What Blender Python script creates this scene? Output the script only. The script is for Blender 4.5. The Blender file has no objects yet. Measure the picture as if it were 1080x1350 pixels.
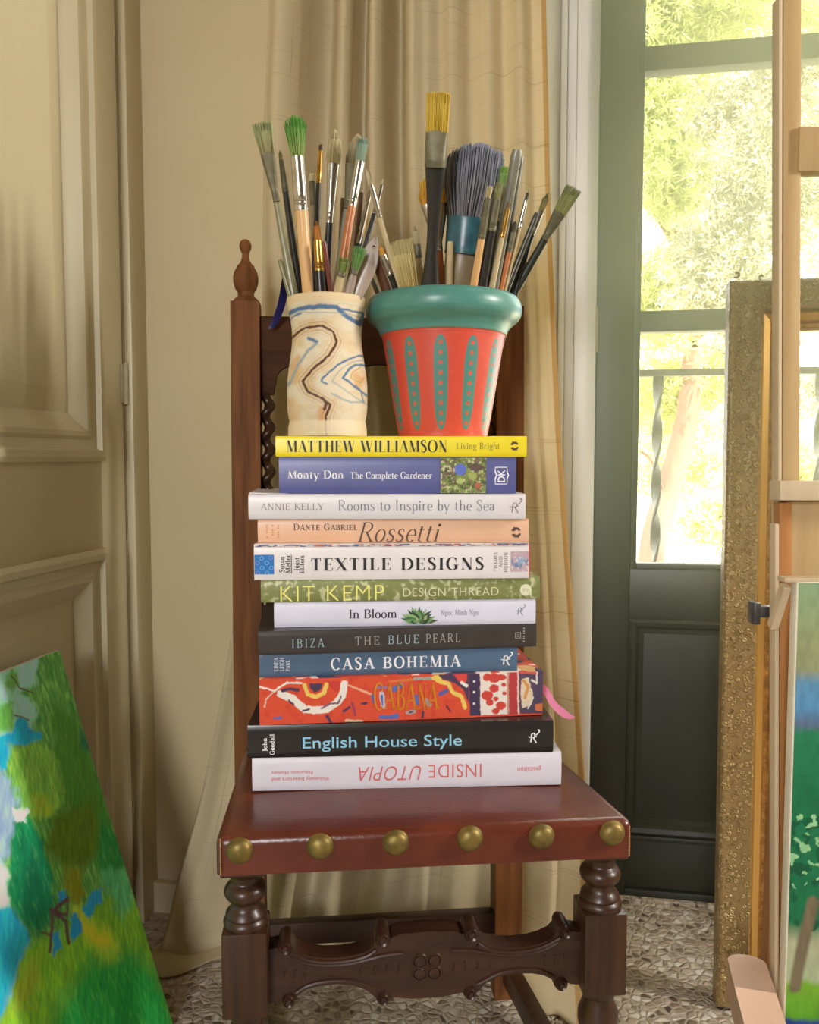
import bpy, bmesh, math, random
import numpy as np
from mathutils import Vector, Matrix
PI = math.pi
random.seed(7)
SC = bpy.context.scene
COL = SC.collection

# ------------------------------------------------------------------ camera
FPX = 1085.0                      # focal length in pixels of the 1080 px wide frame
ZC = 0.87
PITCH = math.atan(70 / FPX)
cam = bpy.data.cameras.new('camera')
cam.sensor_fit = 'HORIZONTAL'; cam.sensor_width = 36.0
cam.lens = 36.0 * FPX / 1080.0
cam.clip_start = 0.02; cam.clip_end = 200
camo = bpy.data.objects.new('camera', cam); COL.objects.link(camo)
camo.location = (0, 0, ZC); camo.rotation_euler = (PI / 2 - PITCH, 0, 0)
SC.camera = camo

def at(px, py, Y):
    """world point at depth Y seen at photo pixel (px, py)"""
    u = (px - 540) / FPX; v = (py - 675) / FPX
    dy = math.cos(PITCH) - v * math.sin(PITCH)
    dz = -math.sin(PITCH) - v * math.cos(PITCH)
    t = Y / dy
    return Vector((u * t, Y, ZC + dz * t))

# the room is turned 9.7 degrees against the camera: u runs along the window wall, n into it
YAW = math.radians(9.7)
CU = Vector((math.cos(YAW), -math.sin(YAW), 0)); CN = Vector((math.sin(YAW), math.cos(YAW), 0))
def R(pu, dn, z): return CU * pu + CN * dn + Vector((0, 0, z))
def ray(px, py):
    return (at(px, py, 1.0) - Vector((0, 0, ZC)))
def on_n(px, py, dn):
    d = ray(px, py); t = dn / d.dot(CN); p = d * t
    return p.dot(CU), ZC + p.z            # (pu, z)
def on_u(px, py, pu):
    d = ray(px, py); t = pu / d.dot(CU); p = d * t
    return p.dot(CN), ZC + p.z            # (dn, z)

# ------------------------------------------------------------------ view, world, light
SC.view_settings.view_transform = 'Standard'
SC.view_settings.look = 'None'
SC.view_settings.gamma = 1.0
SC.view_settings.use_curve_mapping = False
SC.view_settings.exposure = 0.2

W = bpy.data.worlds.new('world'); SC.world = W; W.use_nodes = True
bg = W.node_tree.nodes['Background']
bg.inputs['Color'].default_value = (0.93, 0.96, 1.0, 1); bg.inputs['Strength'].default_value = 8.4

def light(name, kind, loc, target, energy, color=(1, 1, 1), **kw):
    l = bpy.data.lights.new(name, kind); l.energy = energy; l.color = color
    for k, v in kw.items(): setattr(l, k, v)
    o = bpy.data.objects.new(name, l); COL.objects.link(o); o.location = loc
    o.rotation_euler = (Vector(target) - Vector(loc)).to_track_quat('-Z', 'Y').to_euler()
    return o
light('sun', 'SUN', (0, 0, 6), Vector((0, 0, 6)) + Vector((-0.35, 0.55, -0.75)), 25.0, (1.0, 0.96, 0.88), angle=0.01)
# windows of the room outside the picture: a tall narrow gap of a shuttered side window, and a wider one behind the photographer
light('side_window_daylight', 'AREA', R(2.36, 0.80, 1.75), R(-0.757, 1.0, 1.4), 62, (1.0, 0.95, 0.87), shape='RECTANGLE', size=0.14, size_y=0.9)
light('rear_window_daylight', 'AREA', R(-0.50, -2.3, 1.45), R(0.15, 1.0, 0.7), 38, (0.97, 0.98, 1.0), shape='RECTANGLE', size=0.9, size_y=1.1, spread=math.radians(120))
# sky seen through the glazed doors (portal: only guides sampling of the sky)
pl_ = light('sky_portal', 'AREA', R(0.84, 1.78, 1.45), R(0.84, 0.5, 1.45), 1, shape='RECTANGLE', size=1.7, size_y=1.75)
pl_.data.cycles.is_portal = True

# ------------------------------------------------------------------ materials
def lin(c):
    return tuple((x / 12.92 if x <= 0.04045 else ((x + 0.055) / 1.055) ** 2.4) for x in c)
def rgb(r, g, b): return lin((r / 255, g / 255, b / 255))

def newmat(name):
    m = bpy.data.materials.new(name); m.use_nodes = True
    nt = m.node_tree; b = nt.nodes['Principled BSDF']
    return m, nt, b
def nd(nt, typ, **kw):
    n = nt.nodes.new(typ)
    for k, v in kw.items():
        if k in n.inputs.keys(): n.inputs[k].default_value = v
        else: setattr(n, k, v)
    return n
def ramp(nt, stops):
    r = nt.nodes.new('ShaderNodeValToRGB')
    while len(r.color_ramp.elements) < len(stops): r.color_ramp.elements.new(0.5)
    for e, (p, c) in zip(r.color_ramp.elements, stops):
        e.position = p; e.color = (*c, 1)
    return r
def mat(name, c1, c2=None, rough=0.5, metal=0.0, scale=20, stretch=(1, 1, 1), bump=0.0, bscale=None, spec=0.5, detail=4, coat=0.0):
    """two-tone noise material in object space"""
    m, nt, b = newmat(name)
    b.inputs['Roughness'].default_value = rough; b.inputs['Metallic'].default_value = metal
    b.inputs['Specular IOR Level'].default_value = spec
    b.inputs['Coat Weight'].default_value = coat
    b.inputs['Coat Roughness'].default_value = 0.15
    tc = nd(nt, 'ShaderNodeTexCoord'); mp = nd(nt, 'ShaderNodeMapping')
    mp.inputs['Scale'].default_value = stretch
    nt.links.new(tc.outputs['Object'], mp.inputs['Vector'])
    if c2 is None: b.inputs['Base Color'].default_value = (*c1, 1)
    else:
        n = nd(nt, 'ShaderNodeTexNoise'); n.inputs['Scale'].default_value = scale; n.inputs['Detail'].default_value = detail
        nt.links.new(mp.outputs[0], n.inputs['Vector'])
        r = ramp(nt, [(0.3, c1), (0.7, c2)])
        nt.links.new(n.outputs['Fac'], r.inputs[0]); nt.links.new(r.outputs[0], b.inputs['Base Color'])
    if bump:
        n2 = nd(nt, 'ShaderNodeTexNoise'); n2.inputs['Scale'].default_value = bscale or scale * 3; n2.inputs['Detail'].default_value = 5
        nt.links.new(mp.outputs[0], n2.inputs['Vector'])
        bp = nd(nt, 'ShaderNodeBump'); bp.inputs['Strength'].default_value = bump; bp.inputs['Distance'].default_value = 0.002
        nt.links.new(n2.outputs['Fac'], bp.inputs['Height']); nt.links.new(bp.outputs[0], b.inputs['Normal'])
    return m
def attr_mat(name, rough=0.6, bump=0.0, bscale=300, spec=0.4, transl=0.0, coat=0.0):
    """material whose colour is the paint stored on the mesh"""
    m, nt, b = newmat(name)
    b.inputs['Roughness'].default_value = rough; b.inputs['Specular IOR Level'].default_value = spec
    b.inputs['Coat Weight'].default_value = coat; b.inputs['Coat Roughness'].default_value = 0.2
    a = nd(nt, 'ShaderNodeAttribute', attribute_name='paint')
    nt.links.new(a.outputs['Color'], b.inputs['Base Color'])
    if bump:
        tc = nd(nt, 'ShaderNodeTexCoord'); n2 = nd(nt, 'ShaderNodeTexNoise'); n2.inputs['Scale'].default_value = bscale
        nt.links.new(tc.outputs['Object'], n2.inputs['Vector'])
        bp = nd(nt, 'ShaderNodeBump'); bp.inputs['Strength'].default_value = bump; bp.inputs['Distance'].default_value = 0.001
        nt.links.new(n2.outputs['Fac'], bp.inputs['Height']); nt.links.new(bp.outputs[0], b.inputs['Normal'])
    if transl:
        tr = nd(nt, 'ShaderNodeBsdfTranslucent'); mx = nd(nt, 'ShaderNodeMixShader'); mx.inputs[0].default_value = transl
        nt.links.new(a.outputs['Color'], tr.inputs['Color'])
        nt.links.new(b.outputs[0], mx.inputs[1]); nt.links.new(tr.outputs[0], mx.inputs[2])
        nt.links.new(mx.outputs[0], nt.nodes['Material Output'].inputs['Surface'])
    return m

# ------------------------------------------------------------------ mesh helpers
class MB:
    def __init__(s): s.v = []; s.f = []; s.c = []; s.usecol = False
    def add(s, vs, fs, col=None):
        o = len(s.v); s.v += [tuple(x) for x in vs]; s.f += [tuple(i + o for i in f) for f in fs]
        if col is not None:
            s.usecol = True
            if len(col) == len(vs) and not isinstance(col[0], (int, float)): s.c += [tuple(k) for k in col]
            else: s.c += [tuple(col)] * len(vs)
        else: s.c += [(0.5, 0.5, 0.5)] * len(vs)
        return s
    def bm(s, bm, M=None, col=None):
        if M is not None: bm.transform(M)
        bm.verts.index_update()
        vs = [v.co.copy() for v in bm.verts]; fs = [[v.index for v in f.verts] for f in bm.faces]
        bm.free(); return s.add(vs, fs, col)
    def box(s, lo, hi, bev=0.0, M=None, seg=2, col=None):
        bm = bmesh.new(); bmesh.ops.create_cube(bm, size=1)
        lo = Vector(lo); hi = Vector(hi); d = hi - lo; c = (lo + hi) / 2
        bm.transform(Matrix.Translation(c) @ Matrix.Diagonal((d.x, d.y, d.z, 1)))
        if bev: bmesh.ops.bevel(bm, geom=list(bm.edges), offset=bev, segments=seg, profile=0.6, affect='EDGES')
        return s.bm(bm, M, col)
    def hexa(s, p, bev=0.0, seg=2):
        """box from 8 corners: bottom 4 counter-clockwise then top 4"""
        bm = bmesh.new(); vs = [bm.verts.new(q) for q in p]
        for f in ((3, 2, 1, 0), (4, 5, 6, 7), (0, 1, 5, 4), (1, 2, 6, 5), (2, 3, 7, 6), (3, 0, 4, 7)): bm.faces.new([vs[i] for i in f])
        if bev: bmesh.ops.bevel(bm, geom=list(bm.edges), offset=bev, segments=seg, profile=0.6, affect='EDGES')
        return s.bm(bm)
    def bar(s, p0, p1, w, t, up=(0, 0, 1), bev=0.0):
        p0 = Vector(p0); p1 = Vector(p1); d = (p1 - p0); L = d.length; d.normalize()
        e = d.cross(Vector(up)).normalized(); n = e.cross(d)
        M = Matrix(((e.x, n.x, d.x, p0.x), (e.y, n.y, d.y, p0.y), (e.z, n.z, d.z, p0.z), (0, 0, 0, 1)))
        return s.box((-w / 2, -t / 2, 0), (w / 2, t / 2, L), bev, M)
    def sweep(s, secs, seg=12, cap=True, p=2.0, col=None):
        """secs: list of (centre, e, n, half_width, half_thickness[, colour]); superellipse sections"""
        vs = []; fs = []; cs = []
        for sec in secs:
            c, e, n, a, b = sec[:5]
            for k in range(seg):
                th = 2 * PI * k / seg; cc = math.cos(th); ss = math.sin(th)
                x = a * math.copysign(abs(cc) ** (2 / p), cc); y = b * math.copysign(abs(ss) ** (2 / p), ss)
                vs.append(c + e * x + n * y)
                if len(sec) > 5: cs.append(sec[5])
        for i in range(len(secs) - 1):
            for k in range(seg):
                k2 = (k + 1) % seg
                fs.append((i * seg + k, i * seg + k2, (i + 1) * seg + k2, (i + 1) * seg + k))
        if cap:
            fs.append(tuple(range(seg))[::-1]); fs.append(tuple((len(secs) - 1) * seg + k for k in range(seg)))
        return s.add(vs, fs, cs if cs else col)
    def tube(s, path, r, seg=8, up=(0, 0, 1), flat=1.0, col=None):
        path = [Vector(p) for p in path]; secs = []
        for i, p in enumerate(path):
            d = (path[min(i + 1, len(path) - 1)] - path[max(i - 1, 0)]).normalized()
            e = d.cross(Vector(up))
            if e.length < 1e-4: e = d.cross(Vector((1, 0, 0)))
            e.normalize(); n = e.cross(d)
            rr = r[i] if isinstance(r, (list, tuple)) else r
            secs.append((p, e, n, rr, rr * flat))
        return s.sweep(secs, seg, col=col)
    def lathe(s, prof, c=(0, 0, 0), seg=32, col=None):
        c = Vector(c); vs = []; fs = []; n = len(prof)
        for r, z in prof:
            for k in range(seg):
                a = 2 * PI * k / seg; vs.append(c + Vector((r * math.cos(a), r * math.sin(a), z)))
        for i in range(n - 1):
            for k in range(seg):
                k2 = (k + 1) % seg; fs.append((i * seg + k, i * seg + k2, (i + 1) * seg + k2, (i + 1) * seg + k))
        if prof[0][0] > 1e-5: fs.append(tuple(range(seg))[::-1])
        if prof[-1][0] > 1e-5: fs.append(tuple((n - 1) * seg + k for k in range(seg)))
        return s.add(vs, fs, col)
    def prism(s, pts, O, ex, ey, th, col=None):
        """outline pts (x, y) in the frame O, ex, ey, thickness th along ex x ey (both signs: 0..th)"""
        O = Vector(O); ex = Vector(ex); ey = Vector(ey); n = ex.cross(ey) * th; k = len(pts)
        a = [O + ex * x + ey * y for x, y in pts]
        vs = a + [q + n for q in a]
        fs = [tuple(range(k))[::-1], tuple(range(k, 2 * k))] + [(i, (i + 1) % k, (i + 1) % k + k, i + k) for i in range(k)]
        return s.add(vs, fs, col)
    def grid(s, P, nu, nv, col=None):
        """P: function (i, j) -> point, nu x nv cells"""
        vs = [P(i, j) for j in range(nv + 1) for i in range(nu + 1)]
        fs = [(j * (nu + 1) + i, j * (nu + 1) + i + 1, (j + 1) * (nu + 1) + i + 1, (j + 1) * (nu + 1) + i) for j in range(nv) for i in range(nu)]
        return s.add(vs, fs, col)
    def build(s, name, m, parent=None, sharp=35, world=True, smooth=True):
        me = bpy.data.meshes.new(name)
        off = parent_loc(parent) if (parent is not None and world) else Vector((0, 0, 0))
        me.from_pydata([(x - off.x, y - off.y, z - off.z) for x, y, z in s.v], [], s.f)
        if s.usecol:
            ca = me.color_attributes.new('paint', 'FLOAT_COLOR', 'POINT')
            a = np.ones((len(s.v), 4), np.float32); a[:, :3] = np.array(s.c, np.float32)
            ca.data.foreach_set('color', a.ravel())
        me.materials.append(m)
        if smooth:
            me.shade_smooth()
            if sharp < 180: me.set_sharp_from_angle(angle=math.radians(sharp))
        me.update()
        o = bpy.data.objects.new(name, me); COL.objects.link(o)
        if parent is not None: o.parent = parent
        return o
def parent_loc(o):
    l = Vector((0, 0, 0))
    while o is not None:
        l += Vector(o.location); o = o.parent
    return l
def fixnormals(o):
    bm = bmesh.new(); bm.from_mesh(o.data); bmesh.ops.recalc_face_normals(bm, faces=bm.faces); bm.to_mesh(o.data); bm.free()
def tag(o, label, cat, group=None):
    o['label'] = label; o['category'] = cat
    if group: o['group'] = group
    return o
def thing(name, label, cat, loc=(0, 0, 0), rotz=0.0, group=None):
    o = bpy.data.objects.new(name, None); COL.objects.link(o); o.empty_display_size = 0.05
    o.location = loc; o.rotation_euler = (0, 0, rotz)
    return tag(o, label, cat, group)
def struct(o): o['kind'] = 'structure'; return o
def roomobj(mb, name, m, parent=None, **kw):
    """mesh given in room coordinates (u, n, z)"""
    mb.v = [tuple(R(*p)) for p in mb.v]
    o = mb.build(name, m, parent, **kw); fixnormals(o); return o
def spline(pts, n=8, closed=False):
    """Catmull-Rom through the points"""
    P = [Vector(p) for p in pts]; out = []; k = len(P)
    rng = range(k if closed else k - 1)
    for i in rng:
        p0 = P[(i - 1) % k] if closed or i > 0 else P[0]; p1 = P[i]; p2 = P[(i + 1) % k]; p3 = P[(i + 2) % k] if closed or i + 2 < k else P[-1]
        for j in range(n):
            t = j / n
            out.append(0.5 * ((2 * p1) + (p2 - p0) * t + (2 * p0 - 5 * p1 + 4 * p2 - p3) * t * t + (3 * p1 - p0 - 3 * p2 + p3) * t ** 3))
    if not closed: out.append(P[-1])
    return out

# numpy paint helpers ------------------------------------------------
def vnoise(x, y, seed=0):
    xi = np.floor(x).astype(np.int64); yi = np.floor(y).astype(np.int64); fx = x - xi; fy = y - yi
    def h(a, b):
        n = (a * 374761393 + b * 668265263 + seed * 974711) & 0xffffffff
        n = ((n ^ (n >> 13)) * 1274126177) & 0xffffffff
        return ((n ^ (n >> 16)) & 0xffff) / 65535.0
    sx = fx * fx * (3 - 2 * fx); sy = fy * fy * (3 - 2 * fy)
    return (h(xi, yi) * (1 - sx) + h(xi + 1, yi) * sx) * (1 - sy) + (h(xi, yi + 1) * (1 - sx) + h(xi + 1, yi + 1) * sx) * sy
def fbm(x, y, seed=0, o=4):
    r = np.zeros_like(x); a = 0.5; t = 0
    for i in range(o):
        r += a * vnoise(x, y, seed + i * 17); t += a; a *= 0.5; x = x * 2.03; y = y * 2.03
    return r / t
def seg_dist(X, Y, pts, closed=False):
    d = np.full(X.shape, 1e9); n = len(pts)
    for i in range(n if closed else n - 1):
        ax, ay = pts[i]; bx, by = pts[(i + 1) % n]
        vx, vy = bx - ax, by - ay; L = vx * vx + vy * vy + 1e-12
        t = np.clip(((X - ax) * vx + (Y - ay) * vy) / L, 0, 1)
        d = np.minimum(d, np.hypot(X - ax - t * vx, Y - ay - t * vy))
    return d
def poly_sd(X, Y, pts):
    """signed distance, negative inside"""
    inside = np.zeros(X.shape, bool); n = len(pts)
    for i in range(n):
        x1, y1 = pts[i]; x2, y2 = pts[(i + 1) % n]
        c = ((y1 > Y) != (y2 > Y)) & (X < (x2 - x1) * (Y - y1) / (y2 - y1 + 1e-12) + x1)
        inside ^= c
    d = seg_dist(X, Y, pts, True)
    return np.where(inside, -d, d)
def over(C, m, col):
    m = np.clip(m, 0, 1)[:, None]
    return C * (1 - m) + np.asarray(col)[None, :] * m if np.asarray(col).ndim == 1 else C * (1 - m) + col * m
# ================================================================== setting materials
M = {}
M['wall'] = mat('plaster', rgb(206, 189, 150), rgb(212, 196, 159), 0.85, scale=3, bump=0.25, bscale=60, spec=0.2)
M['white'] = mat('white_paint', rgb(240, 236, 230), rgb(234, 229, 222), 0.45, scale=5, bump=0.1, bscale=25)
M['cream'] = mat('cream_gloss_paint', rgb(211, 199, 166), rgb(204, 191, 157), 0.38, scale=4, bump=0.12, bscale=18)
M['green'] = mat('dark_green_gloss_paint', rgb(40, 44, 32), rgb(34, 37, 27), 0.42, scale=6, bump=0.12, bscale=30, spec=0.6)
M['hinge'] = mat('painted_metal', rgb(200, 190, 160), rgb(180, 168, 138), 0.4, scale=60)
M['iron'] = mat('grey_iron', rgb(96, 98, 92), rgb(74, 76, 72), 0.6, scale=40, bump=0.2)
M['olivewall'] = mat('darkened_ochre_paint', rgb(150, 132, 98), rgb(140, 122, 90), 0.9, scale=3)  # unseen walls, kept dark to cut the light they bounce back
M['beams'] = mat('darkened_ceiling_boards', rgb(132, 108, 78), rgb(112, 90, 64), 0.8, scale=20, stretch=(0.1, 1, 1))  # unseen ceiling, darkened so that it bounces less light

def glass_mat():
    m, nt, b = newmat('window_glass')
    tr = nd(nt, 'ShaderNodeBsdfTransparent'); gl = nd(nt, 'ShaderNodeBsdfGlossy'); gl.inputs['Roughness'].default_value = 0.02
    tr.inputs['Color'].default_value = (0.97, 0.98, 0.96, 1)
    mx = nd(nt, 'ShaderNodeMixShader'); mx.inputs[0].default_value = 0.05
    nt.links.new(tr.outputs[0], mx.inputs[1]); nt.links.new(gl.outputs[0], mx.inputs[2])
    nt.links.new(mx.outputs[0], nt.nodes['Material Output'].inputs['Surface'])
    return m
M['glass'] = glass_mat()

def floor_mat():
    m, nt, b = newmat('pebble_terrazzo')
    tc = nd(nt, 'ShaderNodeTexCoord'); mp = nd(nt, 'ShaderNodeMapping'); mp.inputs['Scale'].default_value = (1, 1, 1)
    nt.links.new(tc.outputs['Object'], mp.inputs[0])
    nz = nd(nt, 'ShaderNodeTexNoise'); nz.inputs['Scale'].default_value = 30
    nt.links.new(mp.outputs[0], nz.inputs['Vector'])
    av = nd(nt, 'ShaderNodeMixRGB'); av.blend_type = 'ADD'; av.inputs[0].default_value = 0.016
    nt.links.new(mp.outputs[0], av.inputs[1]); nt.links.new(nz.outputs['Color'], av.inputs[2])
    v1 = nd(nt, 'ShaderNodeTexVoronoi'); v1.inputs['Scale'].default_value = 72
    v2 = nd(nt, 'ShaderNodeTexVoronoi'); v2.feature = 'DISTANCE_TO_EDGE'; v2.inputs['Scale'].default_value = 72
    nt.links.new(av.outputs[0], v1.inputs['Vector']); nt.links.new(av.outputs[0], v2.inputs['Vector'])
    sep = nd(nt, 'ShaderNodeSeparateColor'); nt.links.new(v1.outputs['Color'], sep.inputs[0])
    r = ramp(nt, [(0.0, rgb(76, 62, 52)), (0.14, rgb(126, 108, 90)), (0.4, rgb(176, 158, 138)), (0.65, rgb(196, 182, 166)), (1.0, rgb(220, 212, 202))])
    nt.links.new(sep.outputs[0], r.inputs[0])
    e = ramp(nt, [(0.02, (0, 0, 0)), (0.22, (1, 1, 1))]); nt.links.new(v2.outputs['Distance'], e.inputs[0])
    mx = nd(nt, 'ShaderNodeMixRGB'); mx.inputs[1].default_value = (*rgb(182, 168, 150), 1)
    nt.links.new(e.outputs[0], mx.inputs[0]); nt.links.new(r.outputs[0], mx.inputs[2])
    nt.links.new(mx.outputs[0], b.inputs['Base Color']); b.inputs['Roughness'].default_value = 0.30
    bp = nd(nt, 'ShaderNodeBump'); bp.inputs['Strength'].default_value = 0.7; bp.inputs['Distance'].default_value = 0.003
    nt.links.new(e.outputs[0], bp.inputs['Height']); nt.links.new(bp.outputs[0], b.inputs['Normal'])
    return m
M['floor'] = floor_mat()

# ================================================================== room shell (room coordinates u, n, z)
UL = -0.757            # the wall with the panelled door
NW = 1.44              # front of the window wall
ND = 1.64              # the glazed door stands at the back of the deep reveal
struct(roomobj(MB().box((UL - 0.2, -2.6, -0.05), (2.6, ND + 0.14, 0)), 'floor', M['floor'], sharp=30))
struct(roomobj(MB().box((UL - 0.2, -2.6, 2.75), (2.6, 2.5, 2.9)), 'ceiling', M['beams']))  # unseen slab, lengthened outdoors to shade the door from the sun
# wall with the panelled door: built around the door opening
uJ, zP = 0, 0
dC, _ = on_u(163, 500, UL)            # gap between door leaf and casing
dTop = 2.12; dNear = dC - 0.80
w = MB()
w.box((UL - 0.2, dC + 0.001, 0), (UL, NW + 0.3, 2.75)).box((UL - 0.2, -2.6, 0), (UL, dNear - 0.001, 2.75)).box((UL - 0.2, dNear - 0.001, dTop), (UL, dC + 0.001, 2.75))
w.box((UL - 0.2, dNear - 0.001, 0), (UL - 0.1, dC + 0.001, dTop))
struct(roomobj(w, 'wall_left', M['wall']))
struct(roomobj(MB().box((2.4, -2.6, 0), (2.6, 2.0, 2.75)), 'wall_right', M['olivewall']))
struct(roomobj(MB().box((UL - 0.2, -2.6, 0), (2.6, -2.4, 2.75)), 'wall_rear', M['olivewall']))
# window wall with splayed reveal
uF, _ = on_n(735, 500, ND - 0.03)     # outer edge of white door frame
uD, _ = on_n(784, 650, ND - 0.02)     # left edge of the green leaf
uG, _ = on_n(841, 590, ND)            # left edge of glass
LW = 0.74                             # width of one leaf
uR = uD + 2 * LW                      # right edge of the second leaf
w = MB()
def plan(pts, z0, z1):
    k = len(pts); vs = [(a, b, z0) for a, b in pts] + [(a, b, z1) for a, b in pts]
    w.add(vs, [tuple(range(k))[::-1], tuple(range(k, 2 * k))] + [(i, (i + 1) % k, (i + 1) % k + k, i + k) for i in range(k)])
plan([(UL, NW), (uF - 0.115, NW), (uF, ND - 0.03), (uF, ND + 0.14), (UL, ND + 0.14)], 0, 2.75)
plan([(uR + 0.17, NW), (2.4, NW), (2.4, ND + 0.14), (uR + 0.08, ND + 0.14), (uR + 0.08, ND - 0.03)], 0, 2.75)
plan([(uF, NW), (uR + 0.08, NW), (uR + 0.08, ND + 0.14), (uF, ND + 0.14)], 2.36, 2.75)
struct(roomobj(w, 'wall_back', M['wall'], sharp=20))
# white-painted lining of the reveal
w = MB()
plan([(uF - 0.1165, NW + 0.001), (uF - 0.1135, NW - 0.001), (uF + 0.002, ND - 0.032), (uF, ND - 0.03)], 0.0, 2.7)
struct(roomobj(w, 'trim_4', M['white'], sharp=20))
# baseboards
bz = on_n(225, 1170, NW)[1]
struct(roomobj(MB().box((UL + 0.001, NW - 0.016, 0), (uF - 0.12, NW, max(0.06, bz)), 0.003), 'baseboard_back', M['cream']))
# casing of the panelled door
dW, _ = on_u(196, 500, UL)
w = MB()
for a, b, h in ((dC + 0.002, dW - 0.022, 0.016), (dW - 0.022, dW, 0.026)):
    w.box((UL, a, 0), (UL + h, b, dTop + 0.09), 0.004)
w.box((UL, dNear - 0.09, 0), (UL + 0.016, dNear - 0.002, dTop + 0.09), 0.004).box((UL, dNear - 0.002, dTop), (UL + 0.016, dC + 0.002, dTop + 0.09), 0.004)
struct(roomobj(w, 'trim_1', M['cream']))

def mitre(mb, P, a0, a1, b0, b1, prof, cap=False):
    """mitred rectangular frame; P(a, b, h) -> point; prof = [(inset, height)]"""
    vs = []; fs = []
    for ins, h in prof:
        for a, b in ((a0 + ins, b0 + ins), (a1 - ins, b0 + ins), (a1 - ins, b1 - ins), (a0 + ins, b1 - ins)): vs.append(P(a, b, h))
    for i in range(len(prof) - 1):
        for k in range(4): fs.append((i * 4 + k, i * 4 + (k + 1) % 4, (i + 1) * 4 + (k + 1) % 4, (i + 1) * 4 + k))
    if cap: k = len(vs); fs.append((k - 4, k - 3, k - 2, k - 1))
    return mb.add(vs, fs)

# ---- panelled door in the side wall
pd = struct(roomobj(MB().box((UL - 0.04, dNear, 0.006), (UL - 0.014, dC - 0.003, dTop - 0.004), 0.002), 'door_2', M['cream']))
d_o, _ = on_u(131, 520, UL); d_i, _ = on_u(99, 520, UL)
z_ub = on_u(130, 604, UL)[1]; z_lt = on_u(135, 727, UL)[1]
st = MB(); n0 = dNear; n1 = dC - 0.003
mw = d_o - d_i
for lo, hi in (((n0, 0.006), (n0 + (n1 - d_o), dTop - 0.004)), ((d_o, 0.006), (n1, dTop - 0.004)),
               ((n0 + (n1 - d_o), z_lt), (d_o, z_ub)), ((n0 + (n1 - d_o), 0.006), (d_o, 0.13)), ((n0 + (n1 - d_o), dTop - 0.12), (d_o, dTop - 0.004))):
    st.box((UL - 0.016, lo[0], lo[1]), (UL, hi[0], hi[1]), 0.0015)
roomobj(st, 'door_frame', M['cream'], pd)
PP = lambda a, b, h: (UL + h, a, b)
for b0, b1 in ((z_ub, dTop - 0.12), (0.13, z_lt)):
    m_ = MB()
    mitre(m_, PP, n0 + (n1 - d_o), d_o, b0, b1, [(-0.006, -0.002), (-0.006, 0.006), (0.002, 0.011), (0.012, 0.011), (0.016, 0.003), (0.03, 0.000), (0.036, 0.004), (0.044, 0.004), (mw * 0.85, -0.008), (mw, -0.0135)])
    roomobj(m_, 'panel_moulding', M['cream'], pd, sharp=25)
    f_ = MB(); g = mw + 0.035
    mitre(f_, PP, n0 + (n1 - d_o), d_o, b0, b1, [(g - 0.03, -0.0138), (g, -0.008), (g + 0.002, -0.007)], True)
    roomobj(f_, 'raised_panel', M['cream'], pd, sharp=25)
h_ = MB(); hz = (on_u(159, 533, UL)[1], on_u(159, 478, UL)[1])
h_.lathe([(0.0045, hz[0]), (0.0045, hz[1])], (UL + 0.005, dC - 0.002, 0), 10)
h_.box((UL - 0.002, dC - 0.012, hz[0] + 0.003), (UL + 0.003, dC + 0.008, hz[1] - 0.003), 0.001)
roomobj(h_, 'hinge', M['hinge'], pd)

# ---- white frame around the glazed door
w = MB()
w.box((uF, ND - 0.045, 0), (uF + 0.012, ND + 0.05, 2.36), 0.003)
w.box((uF + 0.012, ND - 0.03, 0), (uF + 0.03, ND + 0.05, 2.36), 0.004).box((uF + 0.03, ND - 0.037, 0), (uD - 0.003, ND + 0.05, 2.36), 0.003)
w.box((uR + 0.003, ND - 0.035, 0), (uR + 0.08, ND + 0.05, 2.36), 0.003).box((uD - 0.003, ND - 0.035, 2.27), (uR + 0.003, ND + 0.05, 2.36), 0.003)
struct(roomobj(w, 'trim_2', M['white']))

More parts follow.
